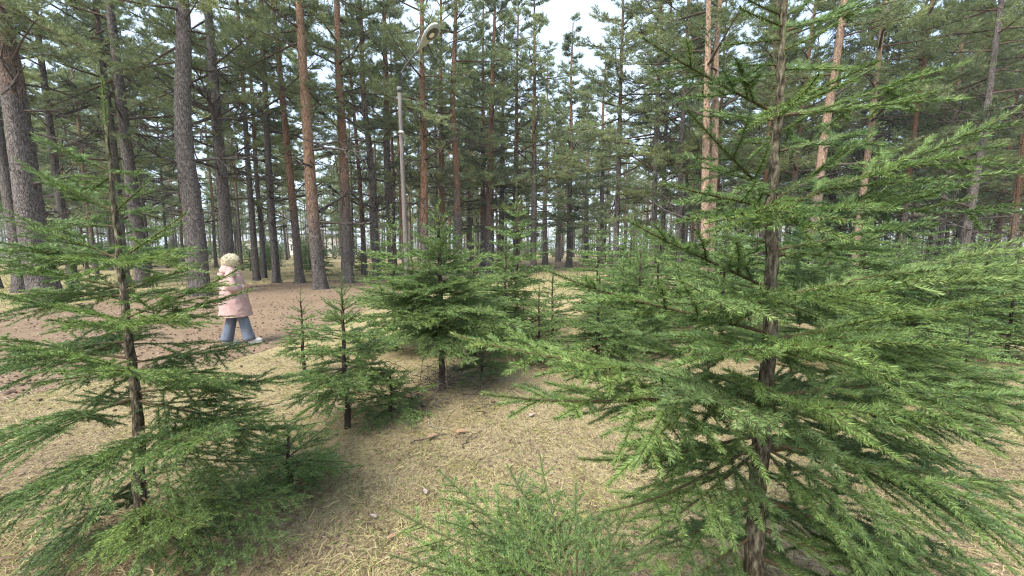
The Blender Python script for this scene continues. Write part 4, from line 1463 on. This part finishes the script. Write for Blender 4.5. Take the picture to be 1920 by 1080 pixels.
pel = jv((0.0, 0, 0.90), 0.125)
wai = jv((0.005, 0, 1.06), 0.110, pel)
che = jv((0.01, 0, 1.25), 0.125, wai)
sho = jv((0.005, 0, 1.36), 0.085, che)
nec = jv((0.02, 0, 1.43), 0.050, sho)
hd0 = jv((0.035, 0, 1.50), 0.070, nec)
hd1 = jv((0.040, 0, 1.56), 0.085, hd0)
hd2 = jv((0.035, 0, 1.615), 0.072, hd1)
# legs: right leg (y<0, towards the camera) forward, left leg behind
for sy, kn, an, toe in ((-1, (0.15, -0.095, 0.47), (0.22, -0.10, 0.085), (0.37, -0.115, 0.05)), (1, (-0.02, 0.09, 0.47), (-0.12, 0.09, 0.085), (0.02, 0.10, 0.035))):
    h = jv((0.01, 0.085 * sy, 0.86), 0.092, pel)
    k_ = jv(kn, 0.062, h)
    a_ = jv(an, 0.040, k_)
    jv(toe, 0.033, a_)
# arms: elbows bent, hands together in front
hands = {}
for sy in (-1, 1):
    s_ = jv((0.0, 0.165 * sy, 1.345), 0.058, sho)
    el_ = jv((-0.02, 0.235 * sy, 1.09), 0.046, s_)
    wr = jv((0.13, 0.165 * sy, 1.09), 0.030, el_)
    pm = jv((0.19, 0.13 * sy, 1.10), 0.030, wr)
    hands[sy] = pm
    for f in range(4):
        k1 = jv((0.232 + 0.003 * f, 0.118 * sy + 0.0, 1.135 - 0.02 * f), 0.010, pm)
        k2 = jv((0.257, 0.10 * sy, 1.133 - 0.02 * f), 0.009, k1)
        jv((0.253 - 0.004 * f, 0.078 * sy, 1.128 - 0.02 * f), 0.008, k2)
    t1 = jv((0.185, 0.105 * sy, 1.145), 0.011, pm)
    jv((0.21, 0.08 * sy, 1.155), 0.009, t1)
me = bpy.data.meshes.new('body')
me.from_pydata(verts, edges, [])
body = link('body', me, person)
sk = body.modifiers.new('skin', 'SKIN')
lay = me.skin_vertices[0] if me.skin_vertices else None
if lay is None:
    bpy.context.view_layer.objects.active = body
    body.select_set(True)
    bpy.ops.mesh.customdata_skin_add()
    lay = me.skin_vertices[0]
for i, rr in enumerate(rad):
    lay.data[i].radius = (rr, rr)
    lay.data[i].use_root = (i == pel)
body.modifiers.new('sub', 'SUBSURF').render_levels = 2
body.modifiers['sub'].levels = 2
me.materials.append(M_SKIN)


def loft(rings, m, sides=28, wob=0.0, rnd=None, cap=True, mi=0):
    """rings: (centre xyz, rx, ry)"""
    V, Q, T = [], [], []
    for i, (c, rx, ry) in enumerate(rings):
        for q in range(sides):
            an = q / sides * 2 * math.pi
            k = 1 + (wob * math.sin(an * 5 + i * 0.7) * 0.5 + wob * math.sin(an * 9 - i * 1.3) * 0.4 if wob else 0)
            V.append((c[0] + rx * math.cos(an) * k, c[1] + ry * math.sin(an) * k, c[2]))
    n = len(rings)
    for i in range(n - 1):
        for q in range(sides):
            k = (q + 1) % sides
            Q.append([i * sides + q, i * sides + k, (i + 1) * sides + k, (i + 1) * sides + q])
    if cap:
        V += [rings[0][0], rings[-1][0]]
        for q in range(sides):
            k = (q + 1) % sides
            T += [[n * sides, k, q], [n * sides + 1, (n - 1) * sides + q, (n - 1) * sides + k]]
    m.add(V, T, Q, mi)


# coat: padded, knee length; sleeves are part of its mesh
m = MB()
zc = np.linspace(0.56, 1.40, 22)
rings = []
for z in zc:
    f = (z - 0.56) / 0.84
    rx = np.interp(f, [0, 0.3, 0.55, 0.75, 0.9, 0.97, 1.0], [0.265, 0.235, 0.205, 0.19, 0.155, 0.105, 0.075])
    ry = np.interp(f, [0, 0.3, 0.55, 0.75, 0.9, 0.97, 1.0], [0.275, 0.255, 0.235, 0.235, 0.205, 0.130, 0.085])
    puff = 1 + 0.007 * math.sin(z * 2 * math.pi / 0.14)
    rings.append(((0.015 + 0.03 * (1 - f), 0, z), rx * puff, ry * puff))
loft(rings, m, 30, 0.035)
coat = link('coat', m.mesh('coat', M_COAT), person)
for sy in (-1, 1):
    m = MB()
    P = np.array([(0.0, 0.135 * sy, 1.345), (-0.01, 0.19 * sy, 1.30), (-0.02, 0.235 * sy, 1.20), (-0.025, 0.25 * sy, 1.10), (0.02, 0.243 * sy, 1.065), (0.065, 0.21 * sy, 1.075), (0.125, 0.167 * sy, 1.09)])
    tube(m, P, [0.080, 0.088, 0.086, 0.082, 0.080, 0.072, 0.058], 16, jitter=0.10, rng=pr_)
    link('sleeve', m.mesh('sleeve', M_COAT), coat)
    m = MB()
    tube(m, np.array([(0.120, 0.170 * sy, 1.09), (0.152, 0.152 * sy, 1.095)]), [0.053, 0.050], 14)
    link('cuff', m.mesh('cuff', M_CUFF), coat)
m = MB()
# hood lying on the back and round the neck
for k in range(3):
    an = np.linspace(0.35, 2 * math.pi - 0.35, 22)
    rr = 0.105 + 0.018 * k
    P = np.stack([0.02 + rr * 0.95 * np.cos(an), rr * 1.05 * np.sin(an), 1.425 - 0.035 * k - 0.035 * np.cos(an)], -1)
    wd = 0.030 + 0.020 * np.clip(-np.cos(an), 0, 1)
    tube(m, P, wd, 10, jitter=0.12, rng=pr_)
P = np.array([(-0.06, 0, 1.43), (-0.10, 0, 1.40), (-0.13, 0, 1.34), (-0.13, 0, 1.28), (-0.11, 0, 1.23)])
tube(m, P, [0.07, 0.10, 0.105, 0.085, 0.04], 16, jitter=0.10, rng=pr_, flat=(1.35, 0.62))
link('hood', m.mesh('hood', M_COAT), coat)
m = MB()
loft([((0.045, 0, 0.555), 0.269, 0.279), ((0.045, 0, 0.575), 0.271, 0.281), ((0.044, 0, 0.59), 0.264, 0.274)], m, 30, 0.035, cap=False)
link('hem', m.mesh('hem', M_COAT), coat)
# trousers: wide legs
m = MB()
loft([((0.005, 0, 0.70), 0.125, 0.165), ((0.0, 0, 0.82), 0.14, 0.175), ((0.0, 0, 0.98), 0.13, 0.165)], m, 20)
trs = link('trousers', m.mesh('trousers', M_TROUS), person)
for kn, an_, hip in (((0.15, -0.095, 0.47), (0.215, -0.10, 0.09), (0.01, -0.085, 0.82)), ((-0.02, 0.09, 0.47), (-0.12, 0.09, 0.075), (0.01, 0.085, 0.82))):
    m = MB()
    h_, k_, a_ = np.array(hip), np.array(kn), np.array(an_)
    P = np.array([h_, h_ * 0.5 + k_ * 0.5, k_, k_ * 0.55 + a_ * 0.45, a_ * 0.85 + k_ * 0.15, a_])
    tube(m, P, [0.105, 0.095, 0.085, 0.090, 0.100, 0.104], 18, jitter=0.08, rng=pr_)
    link('trouser_leg', m.mesh('trouser_leg', M_TROUS), trs)
for heel, toe, up_ in (((0.19, -0.10, 0.05), (0.42, -0.118, 0.065), 0.0), ((-0.16, 0.09, 0.045), (0.07, 0.105, 0.035), 0)):
    m = MB()
    h_, t_ = np.array(heel), np.array(toe)
    s = np.linspace(0, 1, 9)[:, None]
    P = h_ + (t_ - h_) * s
    tube(m, P + np.array([0, 0, 0.012]), [0.028, 0.046, 0.050, 0.050, 0.047, 0.049, 0.048, 0.038, 0.016], 14, flat=(0.95, 0.9))
    sh = link('shoe', m.mesh('shoe', M_SHOE), person)
    m = MB()
    tube(m, P - np.array([0, 0, 0.028]), [0.028, 0.047, 0.050, 0.048, 0.047, 0.051, 0.050, 0.040, 0.018], 14, flat=(1, 0.30))
    link('sole', m.mesh('sole', M_SHOE), sh)
# face
m = MB()
tube(m, np.array([(0.118, 0, 1.565), (0.142, 0, 1.535), (0.125, 0, 1.525)]), [0.008, 0.016, 0.008], 8)
link('nose', m.mesh('nose', M_SKIN), person)
for sy in (-1, 1):
    m = MB()
    tube(m, np.array([(0.108, 0.030 * sy, 1.563), (0.120, 0.030 * sy, 1.563)]), [0.012, 0.006], 8)
    link('eye', m.mesh('eye', M_DARK), person)
    m = MB()
    tube(m, np.array([(0.03, 0.083 * sy, 1.575), (0.02, 0.092 * sy, 1.55), (0.03, 0.085 * sy, 1.52)]), [0.010, 0.014, 0.009], 8)
    link('ear', m.mesh('ear', M_SKIN), person)
m = MB()
tube(m, np.array([(0.108, -0.022, 1.497), (0.117, 0, 1.495), (0.108, 0.022, 1.497)]), 0.006, 6)
link('mouth', m.mesh('mouth', M_LIP), person)
# curly chin-length hair: a cap plus many curls
m = MB()
V, Q = [], []
nu, nv = 26, 16
for i in range(nv + 1):
    th = math.pi * 0.70 * i / nv
    for q in range(nu):
        an = q / nu * 2 * math.pi
        front = max(0.0, math.cos(an))
        tth = th * (1 - 0.42 * front)
        rr = 0.132 * (1 + 0.02 * math.sin(an * 7 + i) + 0.02 * pr_.normal())
        V.append((0.025 + rr * math.sin(tth) * math.cos(an) * 1.05, rr * math.sin(tth) * math.sin(an), 1.555 + rr * 1.02 * math.cos(tth)))
for i in range(nv):
    for q in range(nu):
        k = (q + 1) % nu
        Q.append([i * nu + q, i * nu + k, (i + 1) * nu + k, (i + 1) * nu + q])
m.add(V, None, Q)
tw = Twigs()
for i in range(1900):
    th = math.acos(pr_.uniform(-0.62, 1))
    an = pr_.uniform(0, 6.283)
    if math.cos(an) > 0.45 and th > 1.05:
        continue
    n_ = np.array([math.sin(th) * math.cos(an), math.sin(th) * math.sin(an), math.cos(th)])
    p = np.array([0.025, 0, 1.553]) + n_ * 0.125
    d = nrm(n_ * 0.8 + pr_.normal(0, 0.7, 3) - UP * 0.35) * pr_.uniform(0.022, 0.046)
    g_ = pr_.normal(0, 0.022, 3) - UP * 0.02
    tw.add(p, d, g_, -g_ * 0.8, 0.0042, 0.0016)
twig_wood(m, tw, 4, 4)
link('hair', m.mesh('hair', M_HAIR), person)
tag(person, 'person in a knee-length pink coat and grey-blue trousers walking along the path', 'person')


# ------------------------------------------------------------------ ground cover and small things
def blades(name, x, y, mt, length, width, lift, r, tint, z0=0.0, curve=0.5):
    n = len(x)
    az = r.uniform(0, 6.283, n)
    el = np.abs(r.normal(lift[0], lift[1], n))
    L = length[0] + (length[1] - length[0]) * r.random(n) ** 1.5
    d = np.stack([np.cos(az) * np.cos(el), np.sin(az) * np.cos(el), np.sin(el)], -1)
    p0 = np.stack([x, y, np.full(n, z0) + r.random(n) * 0.012], -1)
    bend = r.normal(0, curve, n)
    lat = np.stack([-np.sin(az), np.cos(az), 0 * az], -1)
    p1 = p0 + d * (L * 0.5)[:, None]
    p2 = p0 + (d * L[:, None]) + lat * (bend * L * 0.5)[:, None] - UP * (np.sin(el) * L * 0.45)[:, None]
    p2[:, 2] = np.maximum(p2[:, 2], 0.006)
    w = (lat + UP * r.normal(0, 0.5, n)[:, None]) * (width * (0.6 + 0.8 * r.random(n)))[:, None] * 0.5
    V = np.stack([p0 - w, p0 + w, p1 + w * 0.9, p1 - w * 0.9, p2], 1).reshape(-1, 3)
    b = np.arange(n)[:, None] * 5
    Q = b + np.array([[0, 1, 2, 3]])
    T = b + np.array([[3, 2, 4]])
    return MB().add(V, T, Q, 0, np.repeat(np.clip(tint, 0, 1), 5)).mesh(name, mt)


def clump_noise(x, y, f, seed):
    rr = np.random.default_rng(seed)
    v = 0
    for i in range(5):
        a, b, c_ = rr.normal(0, f, 2).tolist() + [rr.uniform(0, 6.28)]
        v = v + np.sin(a * x + b * y + c_)
    return v / 5


rg = np.random.default_rng(14)
n = 200000
yy = 0.9 + 10.5 * rg.random(n) ** 1.9
xx = (rg.random(n) * 2 - 1) * (1.6 + yy * 1.42)
keep = ~in_path(xx, yy) & (rg.random(n) < 0.45 + 0.8 * np.clip(clump_noise(xx, yy, 4, 1) + 0.25, 0, 1))
xx, yy = xx[keep], yy[keep]
tn = 0.46 + 0.22 * clump_noise(xx, yy, 3, 2) + rg.normal(0, 0.17, len(xx)) + 0.45 * np.clip(clump_noise(xx, yy, 2.2, 6) - 0.25, 0, 1)
o = link('dry_grass', blades('dry_grass', xx, yy, M_STRAW, (0.04, 0.15), 0.0030, (0.12, 0.24), rg, tn, 0.0, 0.22))
o['kind'] = 'stuff'
o['label'] = 'flattened dry straw-coloured grass covering the forest floor'
o['category'] = 'grass'
n = 70000
yy = 1.3 + 5.0 * rg.random(n) ** 1.3
xx = (rg.random(n) * 2 - 1) * (1.2 + yy * 1.3)
kp = ~in_path(xx, yy)
xx, yy = xx[kp], yy[kp]
cl = clump_noise(xx, yy, 6, 8)
o = link('needle_litter', blades('needle_litter', xx, yy, M_LITTER, (0.025, 0.07), 0.0045, (0.1, 0.2), rg, 0.35 + 0.5 * cl + rg.normal(0, 0.28, len(xx)), 0.004))
o['kind'] = 'stuff'
o['label'] = 'fine brown needle and leaf litter between the dry grass blades'
o['category'] = 'litter'
n = 60000
yy = 1.3 + 6.5 * rg.random(n) ** 1.4
xx = (rg.random(n) * 2 - 1) * (1.2 + yy * 1.3)
kp = ~in_path(xx, yy) & (clump_noise(xx, yy, 3.2, 9) + 0.5 * clump_noise(xx, yy, 9, 10) > 0.02)
xx, yy = xx[kp], yy[kp]
o = link('moss', blades('moss', xx, yy, M_GRASS, (0.015, 0.04), 0.006, (0.8, 0.4), rg, 0.62 + rg.normal(0, 0.25, len(xx)), 0.0))
o['kind'] = 'stuff'
o['label'] = 'low yellow-green moss in patches on the forest floor'
o['category'] = 'moss'
# greener tufts and the yellow-green strip across the path
n = 26000
yy = 1.0 + 7 * rg.random(n) ** 1.5
xx = (rg.random(n) * 2 - 1) * (1.5 + yy * 1.3)
keep = ~in_path(xx, yy) & (clump_noise(xx, yy, 5, 3) > 0.24)
xx, yy = xx[keep], yy[keep]
n2 = 46000
y2 = 11 + 34 * rg.random(n2)
x2 = (rg.random(n2) * 2 - 1) * (2 + y2 * 1.35)
k2 = ~in_path(x2, y2) & (clump_noise(x2, y2, 0.8, 4) > -0.2)
x2, y2 = x2[k2], y2[k2]
a_ = blades('green_grass', xx, yy, M_GRASS, (0.05, 0.15), 0.003, (0.55, 0.35), rg, 0.45 + rg.normal(0, 0.25, len(xx)))
o = link('green_grass', a_)
o['kind'] = 'stuff'
o['label'] = 'sparse tufts of fresh green grass among the dry grass'
o['category'] = 'grass'
a_ = blades('strip_grass', x2, y2, M_GRASS, (0.12, 0.42), 0.020, (0.7, 0.4), rg, 0.5 + rg.normal(0, 0.25, len(x2)))
o = link('strip_grass', a_)
o['kind'] = 'stuff'
o['label'] = 'yellow-green grass strip along the far side of the path'
o['category'] = 'grass'
# bark flakes and needles on the path, and cones
n = 60000
yy = 3.5 + 26 * rg.random(n) ** 1.6
xx = (rg.random(n) * 2 - 1) * (2 + yy * 1.35)
kp = in_path(xx, yy)
xx, yy = xx[kp], yy[kp]
o = link('forest_litter', blades('forest_litter', xx, yy, M_LITTER, (0.02, 0.075), 0.018, (0.05, 0.15), rg, 0.42 + rg.normal(0, 0.3, len(xx)), 0.006))
o['kind'] = 'stuff'
o['label'] = 'brown bark flakes and fallen needles scattered on the path'
o['category'] = 'litter'
cn = MB()
n = 5200
yy = 4.0 + 24 * rg.random(n) ** 1.5
xx = (rg.random(n) * 2 - 1) * (2 + yy * 1.35)
kp = in_path(xx, yy) | ((rg.random(n) < 0.10) & (yy < 9))
xx, yy = xx[kp], yy[kp]
u = np.array([[-1, 0, 0], [-0.55, 0.62, 0.05], [-0.55, 0.05, 0.62], [-0.55, -0.62, -0.05], [-0.55, -0.05, -0.62], [0.25, 0.48, 0.48], [0.25, -0.48, 0.48], [0.25, -0.48, -0.48], [0.25, 0.48, -0.48], [1, 0, 0]])
ft = np.array([[0, 2, 1], [0, 3, 2], [0, 4, 3], [0, 1, 4], [1, 2, 5], [2, 6, 5], [2, 3, 6], [3, 7, 6], [3, 4, 7], [4, 8, 7], [4, 1, 8], [1, 5, 8], [5, 6, 9], [6, 7, 9], [7, 8, 9], [8, 5, 9]])
az = rg.uniform(0, 6.283, len(xx))
sz = rg.uniform(0.020, 0.036, len(xx))
cv = u[None] * np.array([1.0, 0.72, 0.72]) * (1 + 0.2 * rg.normal(size=(len(xx), 10, 1)) * 0.6)
rx = cv[..., 0] * np.cos(az)[:, None] - cv[..., 1] * np.sin(az)[:, None]
ry = cv[..., 0] * np.sin(az)[:, None] + cv[..., 1] * np.cos(az)[:, None]
V = np.stack([xx[:, None] + rx * sz[:, None], yy[:, None] + ry * sz[:, None], 0.006 + sz[:, None] * 0.4 + cv[..., 2] * sz[:, None]], -1)
cn.add(V.reshape(-1, 3), (np.arange(len(xx))[:, None, None] * 10 + ft[None]).reshape(-1, 3))
o = link('pine_cones', cn.mesh('pine_cones', M_CONE, smooth=False))
o['kind'] = 'stuff'
o['label'] = 'countless small dark pine cones scattered over the path'
o['category'] = 'pine cones'


def leaf(px, py, size, rot, label, mt=M_LEAF):
    b = ground_at(px, py)
    m = MB()
    out = [(-1, 0), (-0.6, 0.35), (-0.15, 0.42), (0.3, 0.36), (0.7, 0.2), (1.05, 0)]
    V, Q = [], []
    for i, (x, y) in enumerate(out):
        z = 0.10 * math.sin(i * 1.1)
        V += [(x, y, 0.22 * y + z), (x, 0, z), (x, -y, 0.20 * y + z + 0.05)]
    for i in range(len(out) - 1):
        k = i * 3
        Q += [[k, k + 1, k + 4, k + 3], [k + 1, k + 2, k + 5, k + 4]]
    m.add(np.array(V) * size, None, Q)
    o = link('dry_leaf', m.mesh('dry_leaf', mt), None, (b[0], b[1], 0.03), (0.15, -0.1, rot))
    tag(o, label, 'leaf', 'fallen dry leaves')


M_LEAF_P = simple_noise_mat('pale_dry_leaf', [(0.3, (0.22, 0.17, 0.15)), (0.7, (0.40, 0.33, 0.30))], 90, 0.7, 0.3, (1, 1, 1), 0.3, 0.003)
leaf(866, 814, 0.065, 0.3, 'reddish dry leaf on the straw in front of the dense middle spruce')
leaf(808, 824, 0.05, 1.0, 'smaller tan leaf just left of the reddish leaf before the middle spruce')
leaf(735, 1014, 0.032, 0.6, 'orange-brown dry leaf left of the low spruce sprays at the bottom')
leaf(797, 928, 0.035, 2.0, 'pale lilac-grey dry leaf above the low spruce sprays', M_LEAF_P)
leaf(700, 975, 0.030, 2.6, 'pale curled dry leaf at the bottom, left of the low spruce', M_LEAF_P)
leaf(997, 782, 0.045, 0.9, 'pale leaf on the straw below the long left limb of the right spruce', M_LEAF_P)
leaf(1128, 690, 0.06, 0.2, 'tan leaf on the sunny straw patch left of the right spruce')


def stick(P, r0, label, mt=M_LIMB_PALE, seed=0):
    P = np.array(P, float)
    b = np.array([P[0][0], P[0][1], 0])
    s = np.linspace(0, 1, 14)
    k = np.linspace(0, 1, len(P))
    Q = np.stack([np.interp(s, k, P[:, i]) for i in range(3)], -1)
    Q += np.random.default_rng(seed).normal(0, 0.006, Q.shape)
    m = MB()
    tube(m, Q, np.linspace(r0, r0 * 0.4, 14), 7)
    o = link('fallen_stick', m.mesh('fallen_stick', mt, offset=b), None, b)
    tag(o, label, 'stick', 'fallen sticks')


stick([at(776, 730, 4.3), at(790, 772, 4.1), ground_at(812, 806) + UP * 0.03, ground_at(838, 806) + UP * 0.02], 0.006, 'pale bent stick hanging out of the middle spruce to the ground', seed=1)
stick([ground_at(770, 835) + UP * .02, ground_at(830, 822) + UP * .04, ground_at(900, 826) + UP * .02], 0.006, 'long thin stick lying on the straw before the middle spruce', M_LIMB, 2)
stick([ground_at(866, 842) + UP * .02, ground_at(880, 828) + UP * .05, ground_at(905, 815) + UP * .03], 0.007, 'short dark stick crossing the long thin one on the straw', M_LIMB, 3)
# dead tangle of twigs at the foot of the middle spruce
tg = Twigs()
for i in range(170):
    b = foot(829, 4.7) + np.array([rg.normal(0, 0.42), rg.normal(-0.15, 0.28), rg.uniform(0, 0.25)])
    d = nrm(rg.normal(0, 1, 3) * np.array([1, 1, 0.5]) - UP * 0.2) * rg.uniform(0.15, 0.5)
    if (b + d)[2] < 0:
        d[2] = -b[2] * 0.8
    tg.add(b, d, rg.normal(0, 0.05, 3), np.zeros(3), 0.0045, 0.0015)
m = MB()
twig_wood(m, tg, 4, 4)
o = link('dead_twigs', m.mesh('dead_twigs', M_LIMB))
o['kind'] = 'stuff'
o['label'] = 'tangle of dead twigs round the foot of the middle spruce'
o['category'] = 'twigs'


# ------------------------------------------------------------------ thin haze volume, added to lighten and soften the dark far crowns
hm = bpy.data.materials.new('added_haze')
hm.use_nodes = True
hn, hl = hm.node_tree.nodes, hm.node_tree.links
hn.clear()
ho = hn.new('ShaderNodeOutputMaterial')
hv = hn.new('ShaderNodeVolumePrincipled')
hv.inputs['Color'].default_value = (0.92, 0.96, 1.0, 1)
hv.inputs['Density'].default_value = 0.0008
hl.new(hv.outputs['Volume'], ho.inputs['Volume'])
m = MB()
box(m, (-305, -65, -1.2), (305, 345, 27))
o = link('haze', m.mesh('haze', hm, smooth=False))
o['kind'] = 'stuff'
o['label'] = 'thin pale air haze between the trees'
